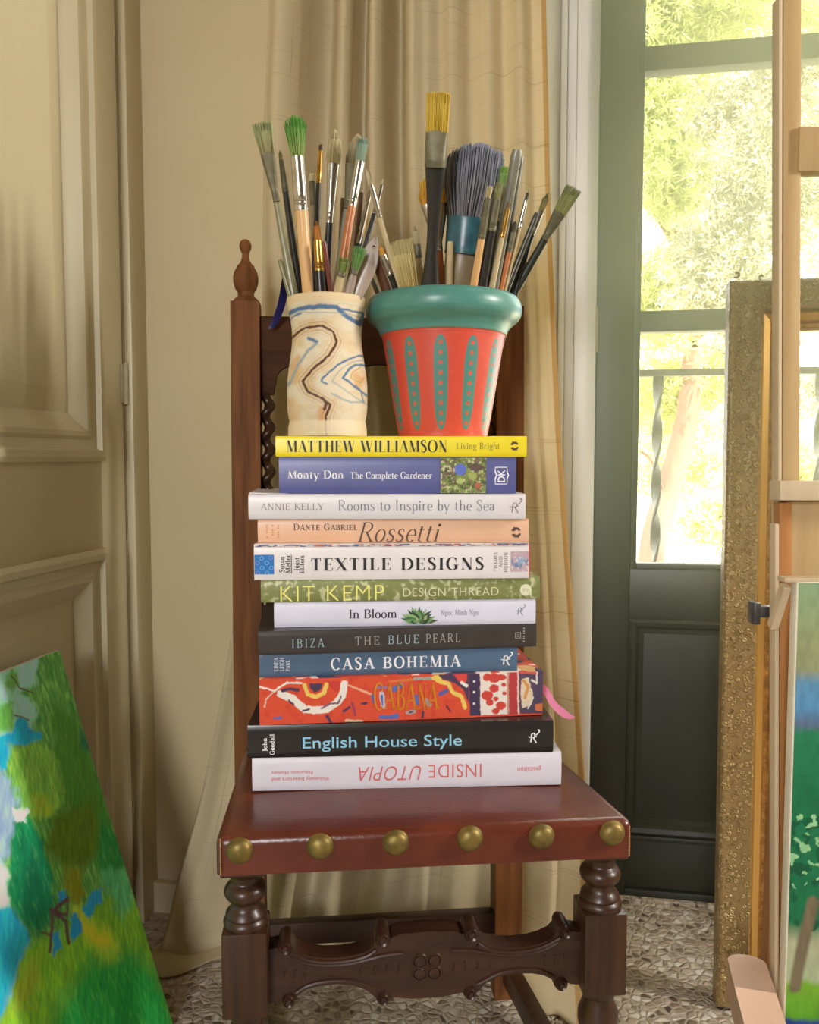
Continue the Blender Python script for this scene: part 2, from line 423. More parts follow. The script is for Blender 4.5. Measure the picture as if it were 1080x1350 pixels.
# ---- glazed double door, dark green
zc_b = on_n(838, 741, ND)[1]; zc_t = on_n(845, 438, ND)[1]
zb_b = on_n(847, 410, ND)[1]; zb_t = on_n(855, 94, ND)[1]; za_b = on_n(856, 61, ND)[1]
z_k1 = on_n(870, 1100, ND)[1]; z_k2 = on_n(870, 1170, ND)[1]
z0d = on_n(860, 1199, ND)[1]; z0d = max(0.004, min(z0d, 0.03))
zTop = 2.26
stw = uG - uD
def leaf(u0, sgn, name):
    def X(a): return u0 + sgn * a          # a measured from the hinge side
    def bx(m, a0, n0_, z0, a1, n1_, z1, bev=0.003):
        m.box((min(X(a0), X(a1)), n0_, z0), (max(X(a0), X(a1)), n1_, z1), bev)
    g1 = LW - stw * 0.9
    m = MB()
    bx(m, 0, ND - 0.01, z0d, stw - 0.012, ND + 0.035, zTop); bx(m, g1 + 0.012, ND - 0.01, z0d, LW - 0.002, ND + 0.035, zTop)
    bx(m, stw - 0.012, ND - 0.01, zTop - 0.1, g1 + 0.012, ND + 0.035, zTop)
    rails = [(zb_t, za_b), (zc_t, zb_b)]
    for a, b in rails: bx(m, stw - 0.012, ND - 0.002, a + 0.0, g1 + 0.012, ND + 0.03, b)
    bx(m, stw - 0.012, ND - 0.01, zc_b - 0.11, g1 + 0.012, ND + 0.035, zc_b - 0.012)
    bx(m, stw - 0.012, ND - 0.01, z0d, g1 + 0.012, ND + 0.035, z_k2 - 0.003)
    bx(m, stw - 0.03, ND - 0.006, z_k2, g1 + 0.03, ND + 0.035, z_k1 - 0.012)
    bx(m, stw - 0.012, ND - 0.013, z_k1 - 0.012, g1 + 0.012, ND + 0.035, z_k1, 0.004)
    o = struct(roomobj(m, name, M['green']))
    b = MB()
    for a0, a1 in ((stw - 0.012, stw), (g1, g1 + 0.012)): bx(b, a0, ND - 0.013, zc_b - 0.012, a1, ND + 0.01, zTop - 0.1, 0.002)
    bx(b, stw, ND - 0.016, zc_b - 0.012, g1, ND + 0.01, zc_b, 0.002)
    roomobj(b, 'glazing_bead', M['green'], o)
    for a, c in ((zc_b, zc_t), (zb_b, zb_t), (za_b, zTop - 0.1)):
        q = MB(); bx(q, stw - 0.004, ND + 0.012, a - 0.004, g1 + 0.004, ND + 0.016, c + 0.004, 0); roomobj(q, 'pane', M['glass'], o)
    q = MB(); pz0 = z_k1; pz1 = zc_b - 0.11
    bx(q, stw - 0.012, ND + 0.004, pz0, g1 + 0.012, ND + 0.03, pz1, 0)
    P_ = lambda a, z, h: (X(a), ND - h, z)
    mitre(q, P_, stw - 0.012, g1 + 0.012, pz0, pz1, [(0, 0.01), (0.006, 0.013), (0.014, 0.009), (0.02, 0.0), (0.03, -0.003), (0.07, 0.003)], True)
    roomobj(q, 'lower_panel', M['green'], o, sharp=25)
    return o
dl = leaf(uD, 1, 'door_1'); leaf(uR, -1, 'door_3')
h_ = MB(); hz = (on_n(784, 466, ND)[1], on_n(786, 412, ND)[1])
h_.lathe([(0.005, hz[0]), (0.005, hz[1])], (uD - 0.002, ND - 0.016, 0), 10).box((uD - 0.012, ND - 0.016, hz[0] + 0.004), (uD - 0.002, ND - 0.008, hz[1] - 0.004), 0.001)
h_.lathe([(0.0, hz[1] + 0.012), (0.004, hz[1] + 0.008), (0.003, hz[1])], (uD - 0.002, ND - 0.016, 0), 8)
roomobj(h_, 'hinge', M['hinge'], dl)
# sill of the double door
struct(roomobj(MB().box((uF, ND - 0.02, 0), (uR + 0.08, ND + 0.14, 0.006), 0.001), 'trim_3', M['floor']))

# ================================================================== outside: terrace, railing, ground, trees
M['terrace'] = mat('pale_stone', rgb(214, 206, 190), rgb(190, 180, 160), 0.8, scale=6)
M['ground'] = mat('dry_sunlit_earth', rgb(225, 214, 188), rgb(196, 182, 150), 0.9, scale=0.6)
struct(roomobj(MB().box((-1.2, ND + 0.14, -0.08), (4.0, 3.0, -0.03)), 'terrace_floor', M['terrace']))
g_ = MB(); g_.grid(lambda i, j: (-14 + i * 1.0, 3.0 + j * 1.0, -1.6 + 0.25 * math.sin(i * 0.7) * math.cos(j * 0.6) + (0.0 if j < 8 else (j - 8) * 0.06)), 44, 32)
struct(roomobj(g_, 'ground', M['ground'], sharp=180))
YR = 2.45
pr = at(868, 492, YR)
rl = thing('balcony_railing', 'grey iron balcony railing with twisted balusters outside the glazed door', 'railing', (pr.x, pr.y, -0.03))
def uray(px):   # point on the railing line (parallel to the window wall) below pixel column px
    d = ray(px, 492); nR = pr.dot(CN); t = nR / d.dot(CN); return d * t
zr = pr.z
e0 = Vector((pr.x, pr.y, 0)) - CU * 1.3; e1 = Vector((pr.x, pr.y, 0)) + CU * 2.2
r_ = MB(); r_.bar(e0 + Vector((0, 0, zr)), e1 + Vector((0, 0, zr)), 0.03, 0.02, bev=0.003); r_.build('top_rail', M['iron'], rl)
zlow = at(868, 722, YR).z
r_ = MB(); r_.bar(e0 + Vector((0, 0, 0.10)), e1 + Vector((0, 0, 0.10)), 0.012, 0.012); r_.build('lower_rail', M['iron'], rl)
for k in range(-4, 9):
    c = Vector((pr.x, pr.y, 0)) + CU * (0.225 * k); secs = []
    for i in range(61):
        z = -0.03 + (zr + 0.02) * i / 60; an = (z - zr) * 2 * PI / 0.30 + 0.5
        e = CU * math.cos(an) + CN * math.sin(an); n = CN * math.cos(an) - CU * math.sin(an)
        secs.append((c + Vector((0, 0, z)), e, n, 0.0165, 0.006))
    b_ = MB().sweep(secs, 8, p=4); b_.build('baluster', M['iron'], rl)

M['leafpine'] = attr_mat('pine_needles', 0.7, transl=0.45)
M['leafolive'] = attr_mat('olive_leaves', 0.5, transl=0.4)
M['bark'] = mat('pinkish_bark', rgb(136, 100, 84), rgb(104, 76, 62), 0.9, scale=6, stretch=(1, 1, 0.4), bump=0.6, bscale=20)
M['barkpale'] = mat('pale_grey_bark', rgb(196, 176, 150), rgb(160, 140, 116), 0.9, scale=9, bump=0.5)
rnd = random.Random(11)
def leafcloud(mb, blobs, n, ln, wd, cols, droop=0.0, upb=0.0):
    """n leaves spread through ellipsoids (centre, radii, weight)"""
    tot = sum(b[2] for b in blobs); vs = []; fs = []; cs = []
    for c, r, wgt in blobs:
        k = int(n * wgt / tot)
        # leaves gather on random twigs
        tw = [(rnd.gauss(0, 0.45), rnd.gauss(0, 0.45), rnd.gauss(0, 0.45)) for _ in range(max(4, k // 26))]
        for _ in range(k):
            t = rnd.choice(tw)
            p = Vector((c[0] + r[0] * (t[0] + rnd.gauss(0, 0.07)), c[1] + r[1] * (t[1] + rnd.gauss(0, 0.07)), c[2] + r[2] * (t[2] + rnd.gauss(0, 0.07))))
            d = Vector((rnd.gauss(0, 1), rnd.gauss(0, 1), rnd.gauss(0, 1) + upb)).normalized()
            e = d.cross(Vector((rnd.gauss(0, 1), rnd.gauss(0, 1), rnd.gauss(0, 1)))).normalized()
            L = ln * rnd.uniform(0.6, 1.25); w_ = wd * rnd.uniform(0.7, 1.2); o = len(vs)
            vs += [p, p + d * L * 0.5 + e * w_ * 0.5, p + d * L, p + d * L * 0.5 - e * w_ * 0.5]
            fs.append((o, o + 1, o + 2, o + 3)); q = rnd.choice(cols); f = rnd.uniform(0.8, 1.15)
            cs += [(q[0] * f, q[1] * f, q[2] * f)] * 4
    mb.add(vs, fs, cs)
def tree(name, label, base, trunk, branches, blobs, n, ln, wd, cols, lm, bm_, upb=0.0):
    t = thing(name, label, 'tree', base)
    MB().tube(trunk[0], trunk[1], 12).build('trunk', bm_, t, sharp=60)
    for p, r in branches: MB().tube(p, r, 8).build('branch', bm_, t, sharp=60)
    f = MB(); leafcloud(f, blobs, n, ln, wd, cols, upb=upb); f.build('foliage', lm, t, smooth=False)
    return t
def b_(px, py, Y, rx, ry, w_, dep=None):
    c = at(px, py, Y); return (c, (rx * Y / FPX, dep or rx * Y / FPX, ry * Y / FPX), w_)
YP = 6.4
gz = -1.6
tp = [at(835, 900, YP), at(858, 742, YP), at(880, 650, YP), at(903, 566, YP), at(912, 500, YP), at(914, 420, YP), at(900, 300, YP), at(880, 150, YP), at(875, -40, YP), at(880, -200, YP)]
tp[0].z = gz
tree('pine_tree', 'yellow-green pine with leaning pinkish trunk just beyond the balcony railing', (tp[0].x, tp[0].y, gz),
     (spline(tp, 4), [0.115 - 0.002 * i for i in range(37)]),
     [(spline([at(905, 330, YP), at(880, 300, YP - 0.2), at(862, 262, YP - 0.3), at(852, 238, YP - 0.3)], 5), [0.05 - 0.0015 * i for i in range(16)]),
      (spline([at(906, 400, YP), at(880, 378, YP - 0.2), at(848, 372, YP - 0.3)], 5), 0.025),
      (spline([at(910, 470, YP), at(940, 458, YP), at(985, 486, YP - 0.2)], 5), 0.014),
      (spline([at(880, 660, YP), at(860, 610, YP - 0.2), at(846, 596, YP - 0.3)], 5), 0.012)],
     [b_(895, 165, 6.2, 62, 80, 1.5), b_(900, 240, 6.0, 50, 55, 0.8), b_(865, 100, 6.5, 60, 70, 1.0), b_(930, 10, 6.6, 110, 45, 1.3), b_(860, 20, 6.4, 50, 40, 0.6), b_(870, 400, 6.2, 50, 60, 0.9), b_(1060, 60, 6.6, 50, 60, 0.5), b_(930, 500, 6.6, 60, 50, 0.5), b_(870, 530, 6.8, 50, 60, 0.4)],
     95000, 0.085, 0.012, [rgb(206, 208, 132), rgb(198, 204, 120), rgb(220, 218, 160), rgb(180, 188, 112)], M['leafpine'], M['bark'], 0.4)
YO = 5.2
to = [at(1010, 760, YO), at(1005, 640, YO), at(1000, 480, YO), at(985, 330, YO), at(1000, 180, YO), at(1020, 60, YO)]
to[0].z = gz
tree('olive_tree', 'silvery olive tree with narrow leaves filling the upper door panes', (to[0].x, to[0].y, gz),
     (spline(to, 4), [0.07 - 0.0022 * i for i in range(21)]),
     [(spline([at(992, 400, YO), at(950, 360, YO), at(930, 300, YO), at(960, 200, YO)], 5), 0.012), (spline([at(988, 330, YO), at(1040, 270, YO), at(1075, 200, YO)], 5), 0.014),
      (spline([at(1000, 460, YO), at(1060, 410, YO), at(1090, 330, YO)], 5), 0.013), (spline([at(985, 360, YO), at(1010, 250, YO), at(1004, 120, YO)], 5), 0.012)],
     [b_(985, 250, 5.1, 55, 100, 1.7), b_(1060, 240, 5.0, 60, 120, 1.5), b_(950, 380, 5.2, 60, 50, 1.1), b_(1000, 420, 5.2, 50, 60, 0.9), b_(960, 150, 5.4, 50, 50, 0.6), b_(1040, 110, 5.2, 60, 60, 0.8), b_(920, 330, 5.3, 40, 60, 0.5), b_(1075, 520, 5.3, 60, 50, 0.4)],
     70000, 0.05, 0.011, [rgb(190, 186, 164), rgb(166, 166, 138), rgb(214, 208, 192), rgb(150, 142, 96), rgb(190, 178, 132)], M['leafolive'], M['barkpale'])
for px, py, Y, rx, ry, lab in ((900, 600, 11, 90, 70, 'pale green bush beyond the leaning pine trunk on the slope'), (960, 690, 9.5, 60, 28, 'small yellow-green bush on the sunlit ground, low in the door glass'), (1080, 640, 10.5, 60, 60, 'pale bush on the slope behind the bare frame opening'), (830, 540, 14.5, 60, 90, 'tall pale bush nearest the white door frame, behind the railing')):
    c = at(px, py, Y); s_ = thing('bush', lab, 'bush', (c.x, c.y, gz))
    MB().tube([(c.x, c.y, gz), (c.x + 0.05, c.y, (gz + c.z) / 2), c], [0.04, 0.03, 0.012], 8).build('stem', M['barkpale'], s_)
    f = MB(); leafcloud(f, [b_(px, py, Y, rx, ry, 1)], 5000, 0.14, 0.035, [rgb(214, 214, 140), rgb(196, 206, 120), rgb(224, 218, 160)]); f.build('foliage', M['leafpine'], s_, smooth=False)
# ================================================================== curtain
def linen():
    m, nt, b = newmat('slubby_linen')
    tc = nd(nt, 'ShaderNodeTexCoord')
    def n(scl, det=2):
        mp = nd(nt, 'ShaderNodeMapping'); mp.inputs['Scale'].default_value = scl
        x = nd(nt, 'ShaderNodeTexNoise'); x.inputs['Scale'].default_value = 1; x.inputs['Detail'].default_value = det
        nt.links.new(tc.outputs['UV'], mp.inputs[0]); nt.links.new(mp.outputs[0], x.inputs['Vector']); return x
    a = n((260, 0.5, 1)); c = n((0.5, 260, 1)); f = n((900, 900, 1)); k1 = n((30, 6, 1)); k2 = n((6, 30, 1))
    def lines(x, k):
        r = ramp(nt, [(0.58, (0, 0, 0)), (0.70, (1, 1, 1))]); nt.links.new(x.outputs['Fac'], r.inputs[0])
        q = ramp(nt, [(0.42, (0, 0, 0)), (0.62, (1, 1, 1))]); nt.links.new(k.outputs['Fac'], q.inputs[0])
        m2 = nd(nt, 'ShaderNodeMixRGB'); m2.blend_type = 'MULTIPLY'; m2.inputs[0].default_value = 1
        nt.links.new(r.outputs[0], m2.inputs[1]); nt.links.new(q.outputs[0], m2.inputs[2]); return m2
    mx = nd(nt, 'ShaderNodeMixRGB'); mx.blend_type = 'LIGHTEN'; mx.inputs[0].default_value = 1
    nt.links.new(lines(a, k1).outputs[0], mx.inputs[1]); nt.links.new(lines(c, k2).outputs[0], mx.inputs[2])
    col = nd(nt, 'ShaderNodeMixRGB'); col.inputs[1].default_value = (*rgb(236, 223, 190), 1); col.inputs[2].default_value = (*rgb(214, 196, 158), 1)
    nt.links.new(mx.outputs[0], col.inputs[0])
    # turned hem along the side edge: a double, denser layer
    sp = nd(nt, 'ShaderNodeSeparateXYZ'); nt.links.new(tc.outputs['UV'], sp.inputs[0])
    hemr = ramp(nt, [(0.882, (1, 1, 1)), (0.884, rgb(236, 214, 176))]); hemr.color_ramp.interpolation = 'CONSTANT'; nt.links.new(sp.outputs[0], hemr.inputs[0])
    cm2 = nd(nt, 'ShaderNodeMixRGB'); cm2.blend_type = 'MULTIPLY'; cm2.inputs[0].default_value = 1; nt.links.new(col.outputs[0], cm2.inputs[1]); nt.links.new(hemr.outputs[0], cm2.inputs[2]); col = cm2
    df = nd(nt, 'ShaderNodeBsdfDiffuse'); tr = nd(nt, 'ShaderNodeBsdfTranslucent'); ms = nd(nt, 'ShaderNodeMixShader'); ms.inputs[0].default_value = 0.45
    nt.links.new(col.outputs[0], df.inputs['Color']); nt.links.new(col.outputs[0], tr.inputs['Color'])
    bp = nd(nt, 'ShaderNodeBump'); bp.inputs['Strength'].default_value = 0.3; bp.inputs['Distance'].default_value = 0.001
    nt.links.new(f.outputs['Fac'], bp.inputs['Height']); nt.links.new(bp.outputs[0], df.inputs['Normal'])
    nt.links.new(df.outputs[0], ms.inputs[1]); nt.links.new(tr.outputs[0], ms.inputs[2])
    nt.links.new(ms.outputs[0], nt.nodes['Material Output'].inputs['Surface'])
    nt.nodes.remove(b); return m
M['linen'] = linen()
CN0 = 1.388
knots = [(345, .012), (352, -.03), (372, -.05), (421, .032), (456, -.040), (476, .022), (497, -.034), (523, .036), (549, -.032), (566, -.012), (586, .004), (602, -.014), (624, .008), (650, -.016), (668, .006), (690, -.020), (702, .004), (722, -.012)]
def fold(s):
    x = 345 + 377 * s
    for (a, ha), (b, hb) in zip(knots, knots[1:]):
        if x <= b: t = (x - a) / (b - a); t = (1 - math.cos(PI * max(0, t))) / 2; return ha + (hb - ha) * t
    return knots[-1][1]
def edge(tab, y):
    for (y0, x0), (y1, x1) in zip(tab, tab[1:]):
        if y <= y1: return x0 + (x1 - x0) * (y - y0) / (y1 - y0)
    return tab[-1][1]
Ltab = [(-900, 372), (0, 358), (150, 350), (600, 342), (720, 328), (800, 309), (900, 293), (1080, 264), (1170, 245), (1300, 226)]
Rtab = [(-900, 716), (0, 719), (300, 726), (560, 738), (800, 756), (1000, 771), (1130, 774), (1240, 768), (1300, 750)]
def py_of_z(z):           # photo row of height z on the curtain's plane
    lo, hi = -900, 1400
    for _ in range(40):
        m_ = (lo + hi) / 2
        if on_n(500, m_, CN0)[1] > z: lo = m_
        else: hi = m_
    return lo
NZ = 90; ZT = 2.55
rows = []
for j in range(NZ + 1):
    z = ZT * (1 - j / NZ); y = py_of_z(z)
    rows.append((z, on_n(edge(Ltab, y), y, CN0)[0], on_n(edge(Rtab, y), y, CN0)[0]))
cv = []; NS = 260; TR = 8
for j in range(NZ + 1 + TR):
    z, l, r = rows[min(j, NZ)]
    for i in range(NS + 1):
        s = i / NS; drop = 1 - z / ZT
        amp = 1.0 - 0.35 * max(0, drop - 0.4)
        wob = 0.010 * math.sin(3.1 * s * PI + 2.2 * z) * drop + 0.006 * math.sin(23 * s + 1.7 * z)
        hem = 0
        if z < 0.5: hem = -0.05 * ((0.5 - z) / 0.5) ** 2 * (0.4 + 0.9 * (1 - s))
        sw = s + 0.012 * math.sin(2.6 * z + 5 * s) * (1 - abs(2 * s - 1))
        n = CN0 + fold(min(1, max(0, sw))) * amp + wob + hem
        zz = max(z, 0.004)
        if j > NZ:                                    # the cloth trails on the floor into the room
            t = (j - NZ) / TR
            tl = 0.03 + 0.02 * math.sin(9 * s) + 0.10 * max(0, (s - 0.80) / 0.2) + 0.04 * max(0, (0.15 - s) / 0.15)
            n -= tl * t; zz = 0.004 + 0.012 * math.sin(PI * t) * (1 + math.sin(31 * s)) * 0.5
        cv.append((l + (r - l) * s, n, zz))
c_ = MB(); k = NS + 1
c_.add(cv, [(j * k + i, j * k + i + 1, (j + 1) * k + i + 1, (j + 1) * k + i) for j in range(NZ + TR) for i in range(NS)])
cur = roomobj(c_, 'linen_curtain', M['linen'], sharp=180)
uv = cur.data.uv_layers.new(name='UVMap')
for lp in cur.data.loops:
    i = lp.vertex_index; uv.data[lp.index].uv = ((i % k) / NS * 0.9, cv[i][2] - (0 if i < k * (NZ + 1) else (i // k - NZ) * 0.01))
sol = cur.modifiers.new('thickness', 'SOLIDIFY'); sol.thickness = 0.0012
tag(cur, 'floor-length beige linen curtain hanging in folds behind the leather chair', 'curtain')

# ================================================================== chair
def wood(name, c1, c2, rough=0.36, stretch=(1, 1, 0.06), coat=0.1):
    return mat(name, c1, c2, rough, scale=90, stretch=stretch, bump=0.15, bscale=120, coat=coat)
M['oak'] = wood('dark_oak', rgb(46, 27, 16), rgb(72, 43, 24))
M['oakx'] = wood('dark_oak_crosswise', rgb(46, 26, 17), rgb(66, 38, 24), stretch=(0.06, 1, 1))
M['oakworn'] = wood('worn_oak', rgb(92, 55, 28), rgb(128, 80, 42), 0.62, coat=0.0)
M['oakworn'].node_tree.nodes['Principled BSDF'].inputs['Specular IOR Level'].default_value = 0.2
M['oakmatte'] = wood('dull_dark_oak', rgb(58, 34, 20), rgb(78, 46, 26), 0.7, stretch=(0.06, 1, 1), coat=0.0)
M['oakmatte'].node_tree.nodes['Principled BSDF'].inputs['Specular IOR Level'].default_value = 0.15
M['leather'] = mat('oxblood_leather', rgb(78, 30, 19), rgb(106, 46, 28), 0.3, scale=14, bump=0.2, bscale=240, coat=0.15)
M['brass'] = mat('aged_brass', rgb(146, 124, 66), rgb(106, 90, 46), 0.46, metal=0.6, scale=70, bump=0.12, bscale=260)
M['thread'] = mat('tan_thread', rgb(190, 150, 96), None, 0.8)

SZ = at(560, 1091, 0.91).z                     # seat top
FL = at(284, 1150, 0.885); FR = at(836, 1126, 0.930); FL.z = FR.z = 0
RL = at(318, 963, 1.20); RR = at(700, 962, 1.265); RL.z = RR.z = 0
# keep RL on the line seen in the photo: the seat's far corner at seat height
RL = Vector((-0.246, 1.245, 0)); RR = Vector((0.176, 1.292, 0))
cc = (FL + FR + RL + RR) / 4
chair = thing('armless_chair', 'carved dark oak chair with a brass-studded leather seat carrying the stack of books', 'chair', (cc.x, cc.y, 0))
ex = (FR - FL).normalized(); ey = Vector((-ex.y, ex.x, 0)); Z = Vector((0, 0, 1))
z0 = SZ - 0.0445
# --- seat: leather slab, slightly domed, wrapped over the front
s_ = MB(); NX, NY = 40, 30
def seatpt(i, j, top):
    a = i / NX; b = j / NY
    f = FL.lerp(FR, a); r = RL.lerp(RR, a); p = f.lerp(r, b)
    return p
bm = bmesh.new()
vs = [bm.verts.new((p.x, p.y, z)) for z in (z0, SZ) for p in (FL, FR, RR, RL)]
for f in ((3, 2, 1, 0), (4, 5, 6, 7), (0, 1, 5, 4), (1, 2, 6, 5), (2, 3, 7, 6), (3, 0, 4, 7)): bm.faces.new([vs[i] for i in f])
bmesh.ops.bevel(bm, geom=[e for e in bm.edges if max(v.co.z for v in e.verts) > SZ - 1e-4 or abs(e.verts[0].co.z - e.verts[1].co.z) > 0.01], offset=0.011, segments=5, profile=0.5, affect='EDGES')
tf = max((f for f in bm.faces if f.normal.z > 0.9), key=lambda f: f.calc_area())
q4 = [v.co.copy() for v in tf.verts]; bm.faces.remove(tf); s_.bm(bm)
bm = bmesh.new(); o4 = len(s_.v)
s_.grid(lambda i, j: q4[0].lerp(q4[1], i / 24).lerp(q4[3].lerp(q4[2], i / 24), j / 24) + Vector((0, 0, 0.0045 * (max(0, math.sin(PI * i / 24) * math.sin(PI * j / 24))) ** 0.4)), 24, 24)
bm.free(); seat = s_.build('leather_seat', M['leather'], chair, sharp=50)
# stitching along the near corner and welt lines
t_ = MB()
for q in range(16):
    z = z0 + 0.002 + q * 0.0026; p = FL + ex * 0.006 - ey * 0.0004
    t_.box((p.x - 0.0006, p.y - 0.001, z), (p.x + 0.0006, p.y + 0.0006, z + 0.0016))
for q in range(14):
    z = z0 + 0.002 + q * 0.0026; p = FR - ex * 0.006 - ey * 0.0004
    t_.box((p.x - 0.0005, p.y - 0.001, z), (p.x + 0.0005, p.y + 0.0006, z + 0.0014))
t_.build('stitch_pattern', M['thread'], seat)
# nails
for px, py in ((316, 1121), (422, 1115.5), (522, 1110.5), (619.6, 1105), (714, 1102.5), (807, 1098)):
    f = (px - 284) / 552; c = FL.lerp(FR, f); p = at(px, py, c.y); c = FL.lerp(FR, max(0.02, min(0.98, (p.x - FL.x) / (FR.x - FL.x)))); c.z = at(px, py, c.y).z
    n_ = MB(); r = 0.0146; prof = [(r, 0.0), (r * 1.04, 0.0008), (r * 0.98, 0.002)] + [(r * 0.96 * math.cos(a), 0.002 + 0.0085 * math.sin(a)) for a in [i * PI / 2 / 8 for i in range(1, 9)]]
    prof[-1] = (0.0, prof[-1][1])
    bmv = MB().lathe(prof, (0, 0, 0), 28)
    Mx = Matrix.Translation(c) @ Matrix(((ex.x, 0, -ey.x, 0), (ex.y, 0, -ey.y, 0), (0, 1, 0, 0), (0, 0, 0, 1)))
    n_.add([Mx @ Vector(v) for v in bmv.v], bmv.f)
    o = n_.build('brass_nail', M['brass'], chair, sharp=60); fixnormals(o)
# --- front legs
yz = lambda y, Y=0.93: at(800, y, Y).z
h = 0.0255
def turned(mb, prof, c):
    mb.lathe(prof, c, 28)
def front_leg(c):
    m = MB()
    zt = z0; zn = yz(1141); b0 = yz(1317); b1 = yz(1209); zr = yz(1185); zcn = yz(1163)
    Mx = Matrix(((ex.x, ey.x, 0, c.x), (ex.y, ey.y, 0, c.y), (0, 0, 1, 0), (0, 0, 0, 1)))
    m.box((-h, -h, zn + 0.004), (h, h, zt), 0.002, Mx)
    br = 0.0245; bh = (zn - zr) / 2 * 1.02; zb = (zn + zr) / 2 - 0.0025
    prof = [(0.021, zn + 0.006), (0.024, zn + 0.003), (0.019, zn - 0.001), (0.0175, zn - 0.004), (0.0175, zn - 0.006)]
    prof += [(max(0.0165, br * math.cos(a)), zb + bh * 0.74 * math.sin(a)) for a in [PI / 2 * (0.72 - 1.44 * i / 12) for i in range(13)]]
    rr = zr - b1
    prof += [(0.0175, zr), (0.019, zr - rr * 0.12), (0.0225, zr - rr * 0.3), (0.0235, zr - rr * 0.45), (0.0225, zr - rr * 0.55), (0.025, zr - rr * 0.68), (0.0262, zr - rr * 0.82), (0.0255, zr - rr * 0.95), (0.024, b1 - 0.002)]
    turned(m, prof[::-1], (c.x, c.y, 0))
    m.box((-h, -h, b0), (h, h, b1), 0.0025, Mx)
    zz = b0
    lo = [(0.024, zz + 0.002), (0.022, zz - 0.006), (0.018, zz - 0.012), (0.019, zz - 0.02), (0.024, zz - 0.032), (0.0245, zz - 0.044), (0.021, zz - 0.06), (0.0175, zz - 0.068), (0.023, zz - 0.078), (0.0245, zz - 0.09)]
    turned(m, lo[::-1], (c.x, c.y, 0))
    m.box((-h, -h, 0.05), (h, h, zz - 0.088), 0.0025, Mx)
    turned(m, [(0.0, 0.0), (0.018, 0.0), (0.024, 0.012), (0.026, 0.026), (0.022, 0.042), (0.02, 0.052)], (c.x, c.y, 0))
    return m, b0, b1
cl = FL + ex * (h + 0.004) + ey * (h + 0.006); cr = FR - ex * (h + 0.004) + ey * (h + 0.006)
for c in (cl, cr):
    m, B0, B1 = front_leg(c); m.build('front_leg', M['oak'], chair, sharp=40)
# --- back posts (leg + post in one piece of wood) and finials
def post(c_floor, c_seat, c_top, name):
    m = MB(); w = 0.0205
    secs = [(c, ex, ey, w, w) for c in (c_floor, c_seat, c_seat.lerp(c_top, 0.5), c_top)]
    m.sweep(secs, 4, p=2.0)
    return m
def sq_post(ps, w):
    m = MB(); vs = []
    for c in ps: vs += [c - ex * w - ey * w, c + ex * w - ey * w, c + ex * w + ey * w, c - ex * w + ey * w]
    n = len(ps); fs = [(3, 2, 1, 0), tuple(range(4 * n - 4, 4 * n))]
    for i in range(n - 1):
        for k2 in range(4): fs.append((i * 4 + k2, i * 4 + (k2 + 1) % 4, i * 4 + 4 + (k2 + 1) % 4, i * 4 + 4 + k2))
    return m.add(vs, fs)
def fin(m, c, zb):
    pr_ = [(0.0185, 0), (0.0195, 0.004), (0.018, 0.008), (0.0125, 0.012), (0.0125, 0.018), (0.0165, 0.024), (0.019, 0.033), (0.0193, 0.041), (0.0178, 0.049), (0.0135, 0.0565), (0.0135, 0.058), (0.0085, 0.063), (0.0055, 0.071), (0.005, 0.078), (0.0072, 0.081), (0.0092, 0.0865), (0.0092, 0.091), (0.0075, 0.0955), (0.004, 0.0985), (0.0, 0.0995)]
    m.lathe([(r, z - 0.002) for r, z in pr_], (c.x, c.y, zb), 26)
tl = at(324.5, 400, 1.292); seatl = at(329, 930, 1.262)
trp = tl + Vector((at(669, 500, 1.332).x - tl.x, 0.042, 0)); seatr = Vector((at(667, 1180, 1.300).x, 1.302, seatl.z))
bl = Vector((seatl.x + 0.002, seatl.y - 0.008, 0)); br_ = Vector((seatr.x, seatr.y - 0.008, 0))
for a, b, c in ((bl, seatl, tl), (br_, seatr, trp)):
    m = sq_post([a, b, b.lerp(c, 0.35), c], 0.0217); fin(m, c, c.z); m.build('back_post', M['oakworn'], chair, sharp=30)
# --- back: arcaded top rail, twisted spindles, lower rail
bx_ = (trp - tl); bx_.z = 0; Wd = bx_.length; bx_.normalize(); by_ = Vector((-bx_.y, bx_.x, 0))
zt_ = at(360, 418, 1.29).z; za_ = at(360, 482, 1.285).z; zd_ = at(360, 520, 1.282).z
i0 = 0.0205; i1 = Wd - 0.0205; span = i1 - i0
sp = [i0 + 0.011, i0 + 0.011 + (span - 0.022) / 3, i0 + 0.011 + (span - 0.022) * 2 / 3, i1 - 0.011]
out = [(i0, zt_)]
out = [(i1, zt_), (i0, zt_), (i0, zd_)]
for a, b in zip(sp, sp[1:]):
    out.append((a + 0.010, zd_)); out.append((a + 0.012, zd_ + 0.012))
    for q in range(0, 13):
        an = PI - PI * q / 12; out.append(((a + b) / 2 + (b - a - 0.026) / 2 * math.cos(an) * 0.98, za_ - 0.020 + 0.024 * math.sin(an)))
    out.append((b - 0.012, zd_ + 0.012)); out.append((b - 0.010, zd_))
out.append((i1, zd_))
lean = lambda z: seatl.lerp(tl, (z - seatl.z) / (tl.z - seatl.z)).y - tl.y
O = Vector((tl.x, tl.y, 0)) + by_ * (lean((zt_ + zd_) / 2) + 0.008)
r_ = MB().prism(out, O, bx_, Z, 0.018); o = r_.build('top_rail', M['oakmatte'], chair, sharp=30); fixnormals(o)
zlo = SZ + 0.115
p0 = O + bx_ * i0; dY = lean(zlo) - lean((zt_ + zd_) / 2)
r_ = MB().bar(O + bx_ * i0 + by_ * (dY - 0.009) + Z * zlo, O + bx_ * i1 + by_ * (dY - 0.009) + Z * zlo, 0.022, 0.04, bev=0.002); r_.build('lower_back_rail', M['oakx'], chair)
